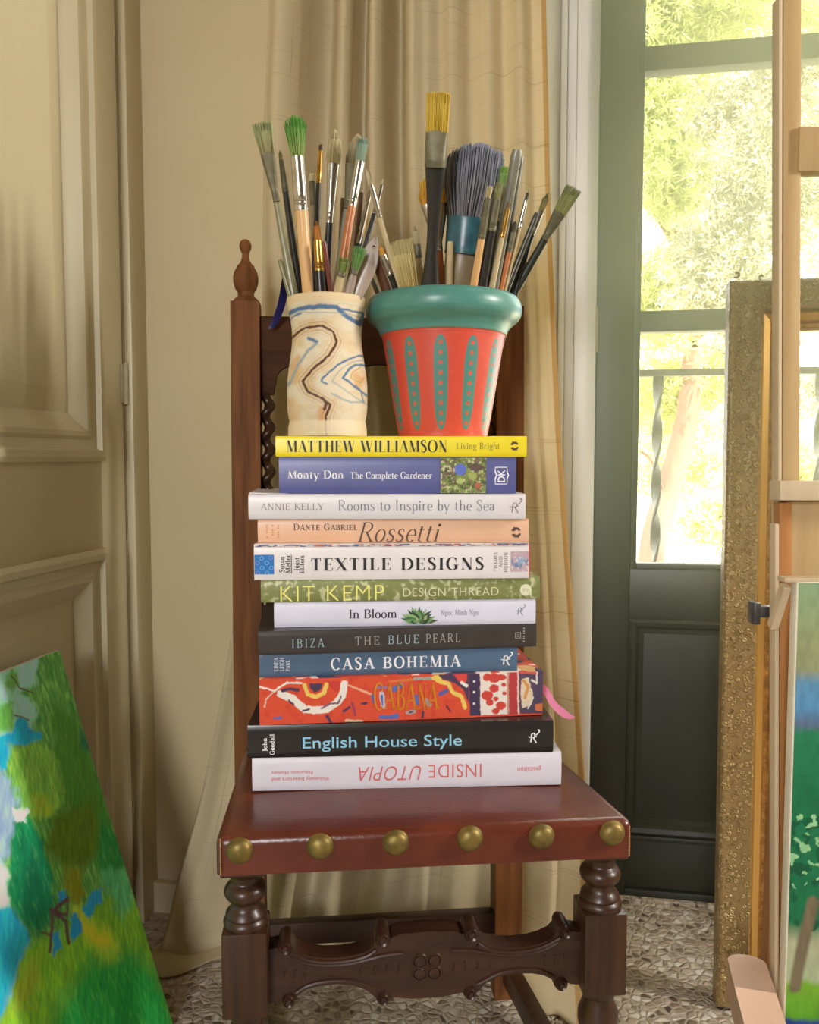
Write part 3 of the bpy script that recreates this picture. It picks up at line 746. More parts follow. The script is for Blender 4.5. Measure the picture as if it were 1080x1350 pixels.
for a in sp:
    secs = []; N = 120
    for i in range(N + 1):
        t = i / N; z = zlo + 0.018 + (zd_ + 0.002 - zlo - 0.018) * t
        ph = z * 2 * PI / 0.034; c = O + bx_ * (a + 0.0042 * math.cos(ph)) + by_ * (lean(z) - lean((zt_ + zd_) / 2) - 0.009 + 0.0042 * math.sin(ph)) + Z * z
        secs.append((c, ex, ey, 0.0085, 0.0085))
    MB().sweep(secs, 14).build('twisted_spindle', M['oak'], chair, sharp=80)
# --- carved front stretcher: scrolled outline measured between the legs
F0 = cl + ex * h - ey * 0.010; F1 = cr - ex * h - ey * 0.010; Ws = (F1 - F0).length
def su(cx): return (cx - 150) / 785.0 * Ws
zs = lambda cx, cy: at(270 + cx / 1.862, 1000 + cy / 1.862, F0.lerp(F1, (cx - 150) / 785).y).z
half_top = [(150, 450), (178, 447), (182, 440)]
# symmetrical outline in (fraction from the centre, height from the centre line) units of photo crop
zc_ = (zs(150, 530) + zs(935, 490)) / 2
px2m = F0.y / FPX / 1.862 * 1.0
H_ = lambda v: v * px2m
topc = [(0, 82), (66, 82), (70, 70), (92, 66)] ; top = [(-1, 0)]
hx = 392.5
def outline():
    up = [(hx, 62), (372, 66)]
    # scroll near the leg
    up += [(352 + 18 * math.cos(a), 66 + 20 * math.sin(a)) for a in [i * PI / 6 for i in range(0, 7)]]
    up += [(322, 52), (296, 40), (262, 32), (220, 30), (184, 34), (152, 42), (132, 56)]
    up += [(112 + 20 * math.cos(a), 74 + 20 * math.sin(a)) for a in [i * PI / 6 for i in range(0, 7)]]
    up += [(84, 78), (70, 84), (0, 88)]
    dn = [(0, -92), (40, -92), (84, -84)]
    dn += [(110 - 18 * math.cos(a), -84 - 17 * math.sin(a)) for a in [i * PI / 6 for i in range(0, 7)]]
    dn += [(150, -62), (184, -46), (224, -40), (268, -42), (300, -50), (322, -64)]
    dn += [(344 - 18 * math.cos(a), -74 - 18 * math.sin(a)) for a in [i * PI / 6 for i in range(0, 7)]]
    dn += [(368, -78), (hx, -82)]
    return up, dn
up, dn = outline()
mid = Ws / 2
sx = Ws / 2 / hx
right = [(mid + x * sx, H_(y)) for x, y in up]; left = [(mid - x * sx, H_(y)) for x, y in up[::-1][1:]]
botr = [(mid + x * sx, H_(y)) for x, y in dn]; botl = [(mid - x * sx, H_(y)) for x, y in dn[::-1]][:-1]
outl = right + left + botl + botr
O2 = F0 + Z * zc_ + ey * 0.004
dirx = (F1 - F0).normalized()
m = MB().prism(outl[::-1], O2 + ey * 0.026, dirx, Z, 0.026)
# rolled ends of the scrolls, standing proud of the board
for sgn in (-1, 1):
    for x, y, r in ((352, 68, 17), (112, 76, 19), (110, -84, 16), (344, -74, 17)):
        c = O2 + dirx * (mid + sgn * x * sx) + Z * H_(y); rr = H_(r)
        bmv = MB().lathe([(0, -0.007), (rr * 0.35, -0.007), (rr * 0.5, -0.0045), (rr * 0.8, -0.006), (rr, -0.003), (rr, 0.03), (rr * 0.8, 0.033), (0, 0.033)], (0, 0, 0), 20)
        Mx = Matrix.Translation(c) @ Matrix(((dirx.x, 0, ey.x, 0), (dirx.y, 0, ey.y, 0), (0, -1, 0, 0), (0, 0, 0, 1)))
        m.add([Mx @ Vector(v) for v in bmv.v], bmv.f)
    # raised moulding following the curves between the scrolls
    for pts in ([(340, 52), (322, 42), (296, 30), (262, 22), (220, 20), (184, 23), (152, 31), (128, 46)], [(335, 40), (300, 22), (262, 14), (220, 12), (184, 15), (150, 22), (110, 30), (60, 34)], [(128, -62), (150, -52), (184, -36), (224, -30), (268, -32), (300, -40), (326, -56)]):
        m.tube([O2 + dirx * (mid + sgn * x * sx) + Z * H_(y) - ey * 0.0005 for x, y in spline([(a, b, 0) for a, b in pts], 4) and [(v.x, v.y) for v in spline([(a, b, 0) for a, b in pts], 4)]], 0.0026, 8, up=tuple(ey))
    # gouge-cut crescents
    for x in (64, 94, 124, 158, 296, 322, 346):
        y0 = -8
        pts = [(x + 7 * math.sin(a) , y0 + 14 * math.cos(a)) for a in [0.3 + i * (PI - 0.6) / 8 for i in range(9)]]
        m.tube([O2 + dirx * (mid + sgn * a * sx) + Z * H_(b) for a, b in pts], 0.0011, 6, up=tuple(ey))
st_ = m.build('front_stretcher', M['oakx'], chair, sharp=35); fixnormals(st_)
m = MB()
for a in (45, 135, 225, 315):
    cxr, czr = 26 * math.cos(math.radians(a)), -8 + 24 * math.sin(math.radians(a))
    pts = [(cxr + 18 * math.cos(t), czr + 18 * math.sin(t)) for t in [math.radians(a) + i * 2 * PI / 16 * 0.82 + 0.56 - PI + 0.0 + PI * 0.18 for i in range(-0, 17)]]
    m.tube([O2 + dirx * (mid + x * sx) + Z * H_(y) for x, y in pts], 0.0015, 6, up=tuple(ey))
    bmv = MB().lathe([(H_(15), 0.0), (H_(13), -0.0016), (H_(6), -0.0024), (0, -0.0026)], (0, 0, 0), 16)
    c = O2 + dirx * (mid + cxr * sx) + Z * H_(czr)
    Mx = Matrix.Translation(c) @ Matrix(((dirx.x, 0, ey.x, 0), (dirx.y, 0, ey.y, 0), (0, -1, 0, 0), (0, 0, 0, 1)))
    m.add([Mx @ Vector(v) for v in bmv.v], bmv.f)
o = m.build('quatrefoil', M['oakx'], st_, sharp=40); fixnormals(o)
# --- side and rear stretchers
zss = at(672, 1292, 1.235).z
for a, b in ((bl, cl), (br_, cr)):
    p0 = Vector((a.x, a.y, zss - 0.014)); p1 = Vector((b.x, b.y, zss - 0.014)); d = (p1 - p0).normalized()
    MB().bar(p0 + d * 0.019, p1 - d * 0.024, 0.024, 0.034, bev=0.003).build('side_stretcher', M['oak'], chair)
zrs = 0.122
d = (br_ - bl).normalized()
MB().bar(bl + d * 0.019 + Z * zrs, br_ - d * 0.019 + Z * zrs, 0.020, 0.036, bev=0.003).build('rear_stretcher', M['oakx'], chair)

# ================================================================== blue ribbon over the chair back
M['ribbon'] = mat('navy_ribbon', rgb(38, 36, 108), rgb(30, 28, 88), 0.45, scale=60)
rb = [at(376, 366, 1.176), at(374, 385, 1.226), at(371, 402, 1.248), at(366, 416, 1.262), at(361, 428, 1.268), at(357, 433, 1.269)]
sp_ = spline(rb, 6); n = len(sp_)
m = MB(); m.sweep([(p, Vector((1, 0.1, 0.2)).normalized(), Vector((-0.1, 1, 0)).normalized(), 0.0045 + 0.002 * math.sin(i / n * 3), 0.0007) for i, p in enumerate(sp_)], 8)
rbo = m.build('ribbon', M['ribbon'], sharp=60); tag(rbo, 'narrow navy ribbon draped over the chair back behind the marbled vase', 'ribbon')

# ================================================================== bare gilt frame by the door
def gilt():
    m, nt, bs = newmat('embossed_bronze_gilt'); bs.inputs['Roughness'].default_value = 0.42; bs.inputs['Metallic'].default_value = 0.2
    tc = nd(nt, 'ShaderNodeTexCoord'); nz = nd(nt, 'ShaderNodeTexNoise'); nz.inputs['Scale'].default_value = 60
    nt.links.new(tc.outputs['Object'], nz.inputs['Vector'])
    v = nd(nt, 'ShaderNodeTexVoronoi'); v.inputs['Scale'].default_value = 115
    ad = nd(nt, 'ShaderNodeMixRGB'); ad.blend_type = 'ADD'; ad.inputs[0].default_value = 0.008
    nt.links.new(tc.outputs['Object'], ad.inputs[1]); nt.links.new(nz.outputs['Color'], ad.inputs[2]); nt.links.new(ad.outputs[0], v.inputs['Vector'])
    ring = ramp(nt, [(0.0, (0.35,) * 3), (0.16, (0.3,) * 3), (0.32, (1, 1, 1)), (0.5, (0.15,) * 3), (0.75, (0.3,) * 3)]); nt.links.new(v.outputs['Distance'], ring.inputs[0])
    col = nd(nt, 'ShaderNodeMixRGB'); col.inputs[1].default_value = (*rgb(128, 102, 60), 1); col.inputs[2].default_value = (*rgb(192, 164, 108), 1)
    nt.links.new(ring.outputs[0], col.inputs[0]); nt.links.new(col.outputs[0], bs.inputs['Base Color'])
    bp = nd(nt, 'ShaderNodeBump'); bp.inputs['Strength'].default_value = 0.8; bp.inputs['Distance'].default_value = 0.003
    nt.links.new(ring.outputs[0], bp.inputs['Height']); nt.links.new(bp.outputs[0], bs.inputs['Normal']); return m
M['gilt'] = gilt()
M['gold'] = mat('gold_leaf', rgb(222, 176, 98), rgb(196, 148, 74), 0.34, metal=0.55, scale=14, stretch=(1, 1, 0.3))
M['golddark'] = mat('antique_gold', rgb(222, 180, 112), rgb(170, 128, 68), 0.4, metal=0.5, scale=80)
# foot of the frame on the floor, top leaning back a little
lo, hi = 1.0, 2.0
for _ in range(50):
    md = (lo + hi) / 2
    if on_n(939, 1313, md)[1] > 0.0: lo = md
    else: hi = md
    if on_n(939, 1313, lo)[1] < 0: break
fn0 = (lo + hi) / 2
fu0 = on_n(939, 1313, fn0)[0]
best = min([(abs(on_n(962, 378, d_)[0] - fu0), d_) for d_ in [fn0 - 0.1 + 0.002 * i for i in range(160)]])
fn1 = max(fn0 + 0.03, min(best[1], 1.58)); fz1 = on_n(962, 378, fn1)[1]
FW = 0.78; TH = 0.035
th_ = math.hypot(fz1, fn1 - fn0); tz = fz1 / th_; tn = (fn1 - fn0) / th_
def FP(a, b, hh): return R(fu0 + a, fn0 + b * tn - hh * tz, b * tz + hh * tn + 0.002)
fw_ = on_n(997, 600, (fn0 + fn1) / 2)[0] - fu0
fr = thing('picture_frame', 'large empty gilt picture frame with embossed scrolls leaning against the green door', 'picture frame', R(fu0 + FW / 2, fn0, 0))
def mit(name, prof, m, parent=fr, sharp=30):
    q = MB(); mitre(q, FP, 0, FW, 0, th_, prof); o = q.build(name, m, parent, sharp=sharp); fixnormals(o); return o
om = mit('outer_moulding', [(0.004, -0.0), (0.0, 0.004), (0.0, TH - 0.004), (0.003, TH), (0.006, TH + 0.001), (fw_ * 0.3, TH - 0.002), (fw_ * 0.6, TH - 0.001), (fw_ - 0.003, TH + 0.001), (fw_, TH - 0.003), (fw_, 0.002), (0.004, 0.0)], M['gilt'])
mit('gold_slip', [(fw_ - 0.001, 0.004), (fw_ - 0.001, TH - 0.006), (fw_ + 0.003, TH - 0.004), (fw_ + 0.013, TH - 0.009), (fw_ + 0.0145, TH - 0.012), (fw_ + 0.0145, 0.006), (fw_ - 0.001, 0.004)], M['gold'])
mit('inner_edge', [(fw_ + 0.0135, 0.006), (fw_ + 0.0135, TH - 0.013), (fw_ + 0.016, TH - 0.011), (fw_ + 0.0175, TH - 0.016), (fw_ + 0.0225, TH - 0.016), (fw_ + 0.025, TH - 0.012), (fw_ + 0.028, TH - 0.016), (fw_ + 0.028, 0.006), (fw_ + 0.0135, 0.006)], M['golddark'])
q = MB(); bl_ = MB()
for i in range(int((th_ - 2 * fw_) / 0.0065)):
    b_0 = fw_ + 0.018 + i * 0.0065
    bm = bmesh.new(); bmesh.ops.create_icosphere(bm, subdivisions=1, radius=0.0024); q.bm(bm, Matrix.Translation(FP(fw_ + 0.020, b_0, TH - 0.016)))
for i in range(int((FW - 2 * fw_) / 0.0065)):
    bm = bmesh.new(); bmesh.ops.create_icosphere(bm, subdivisions=1, radius=0.0024); q.bm(bm, Matrix.Translation(FP(fw_ + 0.018 + i * 0.0065, th_ - fw_ - 0.020, TH - 0.016)))
q.build('beading_border', M['golddark'], fr, sharp=180)
# embossed curls and ringlets
q = MB(); rn = random.Random(4)
def curl(a, b, r, a0, sweep_, rad):
    pts = []
    for i in range(11):
        t = a0 + sweep_ * i / 10; rr = r * (1 - 0.35 * i / 10); pts.append(FP(a + rr * math.cos(t), b + rr * math.sin(t), TH - 0.0005))
    q.tube(pts, rad, 5, up=tuple(CN))
for i in range(int(th_ / 0.014)):
    b = 0.012 + i * 0.014
    for a in (0.25, 0.5, 0.75):
        if rn.random() < 0.55: curl(fw_ * a + rn.uniform(-.004, .004), b + rn.uniform(-.005, .005), rn.uniform(0.002, 0.0042), rn.uniform(0, 6.28), rn.choice((4.5, 6.1, 3.2)), 0.0013)
    if i % 5 == 0:
        curl(fw_ * 0.16, b, 0.0058, 1.2, 4.2, 0.0019); curl(fw_ * 0.18, b + 0.016, 0.0048, 4.0, 4.4, 0.0018); curl(fw_ * 0.92, b + 0.01, 0.004, 0.5, 4.0, 0.0014)
for i in range(int(FW / 0.014)):
    for a in (0.3, 0.6):
        if rn.random() < 0.5: curl(0.02 + i * 0.014, th_ - fw_ * a + rn.uniform(-.004, .004), rn.uniform(0.002, 0.004), rn.uniform(0, 6.28), 4.5, 0.0012)
q.build('embossed_pattern', M['gilt'], om, sharp=180)

# ================================================================== easel
M['beech'] = mat('pale_beech', rgb(192, 164, 116), rgb(172, 140, 92), 0.5, scale=40, stretch=(1, 1, 0.05), bump=0.1)
M['beechpale'] = mat('cream_lit_beech', rgb(216, 196, 164), rgb(200, 178, 144), 0.5, scale=40, stretch=(1, 1, 0.05))  # cream wood; also the lit tone of the upright edge strips
M['beechpink'] = mat('pinkish_beech', rgb(232, 196, 172), rgb(220, 182, 156), 0.5, scale=24, stretch=(0.2, 0.2, 1))
M['beechwarm'] = mat('varnished_beech', rgb(184, 128, 72), rgb(164, 108, 56), 0.45, scale=40, stretch=(1, 1, 0.05))
M['clamp'] = mat('grey_steel', rgb(110, 112, 112), rgb(84, 86, 88), 0.35, metal=0.7, scale=50)
base = at(1030, 1300, 1.0)
ea = thing('easel', 'pale beech studio easel with mast and clamp standing before the gilt frame', 'easel', (0.47, 1.0, 0))
YE = 1.02
def vbar(x0, x1, ytop, ybot, Y, dep, zmin=None, zmax=None, m=M['beech'], name='rail', bev=0.002, xoff=None):
    p = at((x0 + x1) / 2, 675, Y); wid = (x1 - x0) * Y / FPX
    zt2 = at(x0, ytop, Y).z if zmax is None else zmax; zb2 = at(x0, ybot, Y).z if zmin is None else zmin
    return MB().box((p.x - wid / 2, Y, zb2), (p.x + wid / 2, Y + dep, zt2), bev).build(name, m, ea)
# mast above and behind the canvas ledge
pm = at(1040.5, 640, YE)
wm = 23 * YE / FPX; mt = at(1041, 2, YE).z
gx0 = at(1027.5, 200, YE).x
MB().bar(at(1036.5, 1250, YE + 0.011), at(1039.5, 2, YE + 0.011), wm, 0.022, up=(0, 1, 0), bev=0.0015).build('mast', M['beech'], ea)
MB().bar(at(1023.6, 1000, YE + 0.010), at(1024.9, 0, YE + 0.010), 0.0042, 0.019, up=(0, 1, 0), bev=0.0008).build('mast_lit_edge', M['beechpale'], ea)  # paler strip: the bright lit edge of the mast as colour
a0 = at(1050, 227, YE); a1 = at(1050, 168, YE)
MB().box((gx0 + wm + 0.0005, YE - 0.004, a0.z), (gx0 + wm + 0.16, YE + 0.018, a1.z), 0.002).build('canvas_holder', M['beech'], ea)
# cross ledge with side cheek
YL = 0.985
l0 = at(1024, 660, YL); l1 = at(1029, 634, YL)
MB().box((l1.x, YL, l0.z), (l1.x + 0.30, YL + 0.03, l1.z), 0.002).build('cross_ledge', M['beechpale'], ea)
c0 = at(1020, 765, 0.999)
MB().bar(at(1032, 1400, 1.01), at(1032, 662, 1.01), 0.015, 0.019, up=(0, 1, 0), bev=0.001).build('side_rail', M['beechwarm'], ea)
MB().box((at(1021, 700, 1.0).x + 0.017, 1.006, at(1030, 770, 1.0).z - 0.4), (at(1021, 700, 1.0).x + 0.3, 1.018, l0.z - 0.001), 0.001).build('back_board', M['beech'], ea)
MB().bar(at(1020.5, 1400, 1.006), at(1021, 690, 1.006), 0.0052, 0.016, up=(0, 1, 0), bev=0.001).build('rail_lit_edge', M['beechpale'], ea)  # paler strip standing in for the lit side of the rail
# slanted support under the canvas ledge
k0 = at(1020, 822, 0.985); k1 = at(1037, 768, 0.96)
MB().box((at(1035, 764, 0.955).x, 0.955, at(1035, 768, 0.955).z), (at(1035, 764, 0.955).x + 0.25, 0.975, at(1035, 762, 0.955).z), 0.001).build('canvas_ledge', M['beechpale'], ea)
br0 = MB().bar(at(1019, 826, 0.99), at(1036, 772, 0.962), 0.009, 0.012, up=(0, 1, 0)); br0.build('bracket', M['beechpale'], ea)
cm = MB(); q0 = at(994, 824, 1.02); q1 = at(1004, 795, 1.02); cm.box((q0.x, 1.02, q0.z), (q1.x, 1.04, q1.z), 0.002); q0 = at(1003, 815, 1.02); q1 = at(1021, 800, 1.02); cm.box((q0.x, 1.022, q0.z), (q1.x, 1.036, q1.z), 0.0015); cm.build('clamp', M['clamp'], ea)
# slanted strut and foot
p0 = at(1018, 985, 1.05); p1 = at(1006, 1300, 1.09)
MB().bar(at(1027, 985, 1.06), at(1010, 1345, 1.10), 0.014, 0.022, up=(0, 1, 0), bev=0.001).build('strut', M['beechwarm'], ea)
ft = MB(); fz = 0.095; fa = at(985, 1268, 1.02); fdir = Vector((-math.sin(math.radians(13)), -math.cos(math.radians(13)), 0)); fe = Vector((fdir.y, -fdir.x, 0)) * -1
fz = fa.z; wf = 0.0235
o_ = [(wf * math.cos(t), 0.016 * math.sin(t)) for t in [PI * i / 10 for i in range(11)]] + [(-wf, -0.3), (wf, -0.3)]
ft.prism([(x, y) for x, y in o_], fa - Z * fz * 0.0 - fdir * -0.0, -fe, -fdir, 0.045)
fo = ft.build('foot', M['beechpink'], ea, sharp=30); fixnormals(fo)

# ================================================================== paintings
M['paint'] = attr_mat('oil_paint', 0.42, bump=0.25, bscale=420, spec=0.4)
M['canvas'] = mat('primed_canvas', rgb(238, 232, 214), rgb(228, 220, 200), 0.8, scale=200, bump=0.2)
CUL = -0.735
cd_, ctz = on_u(78, 859, CUL)                    # far top corner
# bottom edge stands on the floor further into the room
def canvas_left():
    dn_ = cd_; ub = None
    d = ray(226, 1345); t = dn_ / d.dot(CN); p = d * t; zb2 = ZC + p.z; ub = p.dot(CU)
    s = (ctz - 0.0) / (ctz - zb2); u0 = CUL + (ub - CUL) * s
    return u0, dn_
ub_, dn_ = canvas_left()
LEN = 0.62; HT = math.hypot(ctz, ub_ - CUL)
up_ = (R(CUL, dn_, ctz) - R(ub_, dn_, 0)).normalized(); al = -CN        # up the canvas, towards the camera
B0_ = R(ub_, dn_, 0.003); nrm = al.cross(up_).normalized()
if nrm.dot(CU) < 0: nrm = -nrm
cp = thing('canvas_painting', 'painted canvas of green trees over blue water leaning against the panelled door', 'painting', B0_ + al * LEN / 2)
tk = 0.018
def CP(a, b, hh): return B0_ + al * a + up_ * b + nrm * hh
m = MB(); m.hexa([CP(0, 0, -tk), CP(LEN, 0, -tk), CP(LEN, 0, -0.0006), CP(0, 0, -0.0006), CP(0, HT, -tk), CP(LEN, HT, -tk), CP(LEN, HT, -0.0006), CP(0, HT, -0.0006)], 0.002)
o = m.build('stretched_canvas', M['canvas'], cp); fixnormals(o)
def to_ab(cx, cy):            # photo crop pixel -> metres on the canvas
    d = ray(cx / 2.7, 850 + cy / 2.7); o_ = Vector((0, 0, ZC)); t = (B0_ - o_).dot(nrm) / d.dot(nrm); p = o_ + d * t - B0_
    return (p.dot(al), p.dot(up_))
NA, NB = 330, 330
aa, bb = np.meshgrid(np.linspace(0.001, LEN - 0.001, NA + 1), np.linspace(0.001, HT - 0.001, NB + 1)); X = aa.ravel(); Y_ = bb.ravel()
# dabs: strokes run up the canvas
nA = (fbm(X * 60, Y_ * 60, 3) - 0.5); nB = (fbm(X * 55, Y_ * 55, 9) - 0.5)
strk = vnoise(X * 340, Y_ * 75, 5); strk2 = vnoise(X * 260 + Y_ * 160, Y_ * 60, 8)
xa = X + 0.022 * nA; ya = Y_ + 0.022 * nB
def A(pts): return [to_ab(*p) for p in pts]
C = np.tile(np.array(rgb(62, 138, 62)), (X.size, 1))
def blob(pts, col, soft=0.006, alt=None, amt=0.5):
    global C
    sd = poly_sd(xa, ya, A(pts)); k2 = np.asarray(col, float)[None, :].repeat(X.size, 0)
    if alt is not None:
        k2 = k2 * (1 - amt * strk[:, None]) + np.asarray(alt)[None, :] * amt * strk[:, None]
    C = over(C, 0.5 - sd / soft, k2)
def fillall(col, alt):
    global C; C = np.asarray(col)[None, :] * (1 - strk[:, None]) + np.asarray(alt)[None, :] * strk[:, None]
fillall(rgb(44, 120, 52), rgb(104, 164, 76))
far = [(-500, 1600), (-500, -200)]
blob([(-700, 300), (0, 60), (130, 40), (130, 130), (70, 180), (130, 220), (110, 290), (60, 290), (0, 380), (-700, 600)], rgb(150, 206, 196), 0.012, rgb(96, 170, 110), 0.6)
blob([(20, 90), (60, 80), (70, 130), (40, 170), (20, 150)], rgb(84, 150, 70), 0.01, rgb(120, 176, 90)); blob([(0, 210), (40, 200), (60, 280), (20, 310), (-40, 300)], rgb(80, 150, 66), 0.01, rgb(120, 176, 90))
blob([(70, 262), (110, 300), (152, 330), (130, 352), (40, 352), (22, 435), (-300, 480), (-300, 420), (0, 340)], rgb(16, 148, 232), 0.005, rgb(40, 170, 240), 0.4)
blob([(-400, 470), (0, 440), (46, 480), (66, 560), (60, 620), (40, 720), (0, 780), (-400, 900)], rgb(140, 168, 208), 0.012, rgb(110, 140, 180), 0.5)
blob([(30, 360), (150, 350), (225, 430), (250, 560), (160, 620), (100, 600), (50, 500), (24, 420)], rgb(84, 158, 62), 0.012, rgb(140, 180, 74), 0.8)
blob([(110, 520), (190, 560), (180, 610), (110, 600)], rgb(150, 178, 50), 0.016, rgb(110, 160, 60))
blob([(190, 200), (260, 250), (330, 420), (390, 640), (300, 720), (230, 560), (190, 360)], rgb(66, 128, 40), 0.02, rgb(50, 106, 34), 0.8)
blob([(190, 610), (330, 560), (370, 720), (300, 800), (220, 800), (170, 720)], rgb(86, 112, 20), 0.02, rgb(64, 100, 26), 0.8)
blob([(280, 300), (310, 330), (316, 380), (290, 370)], rgb(20, 100, 70), 0.012, rgb(30, 120, 80))
blob([(360, 620), (420, 680), (460, 790), (380, 830), (340, 780)], rgb(20, 118, 56), 0.02, rgb(40, 140, 60), 0.7)
blob([(-200, 960), (-200, 800), (0, 768), (24, 800), (36, 940), (0, 962)], rgb(196, 222, 208), 0.01, rgb(160, 200, 190))
blob([(-600, 1900), (-600, 980), (0, 960), (40, 938), (92, 1010), (102, 1080), (60, 1180), (40, 1260), (0, 1345), (-100, 1600)], rgb(20, 150, 228), 0.006, rgb(50, 178, 236), 0.5)
blob([(44, 640), (104, 618), (156, 690), (184, 800), (192, 930), (160, 1024), (112, 1052), (92, 990), (50, 960), (24, 880), (30, 760)], rgb(6, 106, 66), 0.010, rgb(20, 136, 84), 0.7)
blob([(80, 700), (140, 720), (160, 880), (110, 980), (70, 880)], rgb(4, 84, 58), 0.03, rgb(10, 110, 70))
blob([(48, 572), (98, 598), (92, 642), (52, 632)], rgb(206, 230, 226), 0.003)
# meadow
blob([(100, 1075), (180, 1040), (290, 1000), (360, 940), (440, 800), (480, 830), (800, 1500), (0, 1700), (-200, 1500), (0, 1345), (40, 1260), (60, 1180)], rgb(128, 178, 38), 0.014, rgb(72, 152, 50), 0.9)
blob([(260, 930), (330, 980), (420, 1060), (440, 1140), (360, 1120), (280, 1010)], rgb(190, 204, 44), 0.02, rgb(140, 186, 50), 0.7)
blob([(330, 1120), (470, 1080), (560, 1180), (700, 1500), (150, 1480), (200, 1300)], rgb(16, 138, 64), 0.04, rgb(50, 160, 60), 0.8)
blob([(60, 1170), (140, 1110), (150, 1220), (90, 1290), (20, 1330)], rgb(140, 164, 44), 0.02, rgb(110, 150, 50))
blob([(360, 820), (440, 790), (480, 900), (440, 980), (390, 900)], rgb(90, 176, 120), 0.02, rgb(50, 150, 80), 0.8)
blob([(222, 800), (290, 800), (300, 880), (262, 930), (226, 870)], rgb(120, 124, 24), 0.012, rgb(90, 120, 30))
for p in ([(290, 950), (330, 890), (362, 868), (368, 915), (318, 968)], [(246, 978), (272, 968), (288, 1020), (258, 1062)], [(182, 1040), (210, 1030), (226, 1090), (190, 1112)], [(200, 880), (226, 868), (232, 920), (206, 926)]): blob(p, rgb(24, 140, 214), 0.004)
for pts, wdt in (([(176, 1090), (184, 1010), (186, 950), (240, 905)], 7), ([(244, 1058), (232, 985), (182, 945)], 7), ([(186, 950), (240, 965), (240, 900)], 5), ([(150, 1025), (175, 1035)], 3), ([(40, 110), (70, 155), (120, 172)], 3), ([(50, 248), (100, 270)], 2.5)):
    q2 = A(pts); w2 = wdt * (to_ab(10, 900)[0] - to_ab(11, 900)[0]); w2 = abs(w2)
    C = over(C, 0.5 - (seg_dist(X + 0.25 * (xa - X), Y_ + 0.25 * (ya - Y_), q2) - w2) / 0.0015, rgb(84, 62, 66))
C *= (1.55 + 0.85 * strk2)[:, None]; C = C + (np.clip(strk - 0.72, 0, 1) * 0.9)[:, None] * np.array([0.35, 0.45, 0.05])[None, :] * (C[:, 1] > C[:, 2])[:, None]; C = np.minimum(C, 0.92)
g_ = MB(); g_.grid(lambda i, j: CP(0.001 + (LEN - 0.002) * i / NA, 0.001 + (HT - 0.002) * j / NB, 0.0004), NA, NB, [tuple(c) for c in np.clip(C, 0, 1)])
pl = g_.build('painted_surface', M['paint'], cp, sharp=180)

# ---- canvas on the easel, seen at the frame's edge
YC = 0.955
x0 = at(1050, 790, YC).x; zt3 = at(1050, 767, YC).z
rotc = math.radians(-4)
ca = Vector((math.cos(rotc), math.sin(rotc), 0)); cb = Vector((-math.sin(rotc), math.cos(rotc), 0))
C0 = Vector((x0, YC, 0.14)); cw = 0.34; ch = zt3 - 0.14
c2 = thing('canvas_painting', 'painted landscape canvas with blue hills and dark shrubs standing on the easel', 'painting', C0 + ca * cw / 2)
def C2(a, b, hh): return C0 + ca * a + Vector((0, 0, b)) - cb * hh
m = MB(); m.hexa([C2(0, 0, 0), C2(cw, 0, 0), C2(cw, 0, -0.019), C2(0, 0, -0.019), C2(0, ch, 0), C2(cw, ch, 0), C2(cw, ch, -0.019), C2(0, ch, -0.019)], 0.002)
o = m.build('stretched_canvas', M['canvas'], c2); fixnormals(o)
NA, NB = 320, 520
aa, bb = np.meshgrid(np.linspace(0.002, cw - 0.001, NA + 1), np.linspace(0.001, ch - 0.001, NB + 1)); X = aa.ravel(); Y_ = bb.ravel()
def hb(y): return at(1055, y, YC).z - 0.14       # row of the photo -> height on the canvas
nA = fbm(X * 40, Y_ * 40, 2) - 0.5; st3 = vnoise(X * 200, Y_ * 80, 4); ya = Y_ + 0.012 * nA
stops = [(1400, rgb(30, 60, 150)), (1346, rgb(46, 74, 150)), (1340, rgb(90, 160, 40)), (1296, rgb(120, 176, 50)), (1288, rgb(170, 186, 150)), (1240, rgb(176, 180, 146)), (1215, rgb(20, 112, 72)), (1085, rgb(24, 120, 78)), (1060, rgb(22, 112, 70)), (965, rgb(40, 128, 88)), (956, rgb(94, 110, 140)), (935, rgb(88, 146, 188)), (900, rgb(96, 150, 186)), (880, rgb(150, 156, 116)), (830, rgb(150, 162, 116)), (765, rgb(140, 170, 132))]
hs = [hb(y) for y, _ in stops]; C = np.stack([np.interp(ya, hs, [c[i] for _, c in stops]) for i in range(3)], 1)
wx = X + 0.012 * (fbm(X * 90, Y_ * 90, 41) - .5); wy = Y_ + 0.012 * (fbm(X * 90, Y_ * 90, 43) - .5)
fol = (vnoise(wx * 95 + wy * 40, wy * 95 - wx * 40, 21) > 0.60) & (ya < hb(1075)) & (ya > hb(1225)); C[fol] = rgb(10, 92, 60)
dab = (vnoise(wx * 130 + wy * 90, wy * 110 - wx * 60, 31) > 0.80) & (ya < hb(1070)) & (ya > hb(1180)); C[dab] = rgb(150, 206, 150)
C = over(C, (0.5 - (seg_dist(X, ya, [(0.012, hb(1300)), (0.02, hb(1240)), (0.03, hb(1190))]) - 0.007) / 0.004), rgb(120, 108, 84))
C *= (0.88 + 0.24 * st3)[:, None]
g_ = MB(); g_.grid(lambda i, j: C2(0.002 + (cw - 0.003) * i / NA, 0.001 + (ch - 0.002) * j / NB, 0.0005), NA, NB, [tuple(c) for c in np.clip(C, 0, 1)])
g_.build('painted_surface', M['paint'], c2, sharp=180)
# ================================================================== lettering: a small serif alphabet drawn as pen strokes
def _arc(cx, cy, rx, ry, a0, a1, n=18):
    return [(cx + rx * math.cos(math.radians(a0 + (a1 - a0) * i / n)), cy + ry * math.sin(math.radians(a0 + (a1 - a0) * i / n))) for i in range(n + 1)]
def _sp(pts, n=6): return [(v.x, v.y) for v in spline([(x, y, 0) for x, y in pts], n)]
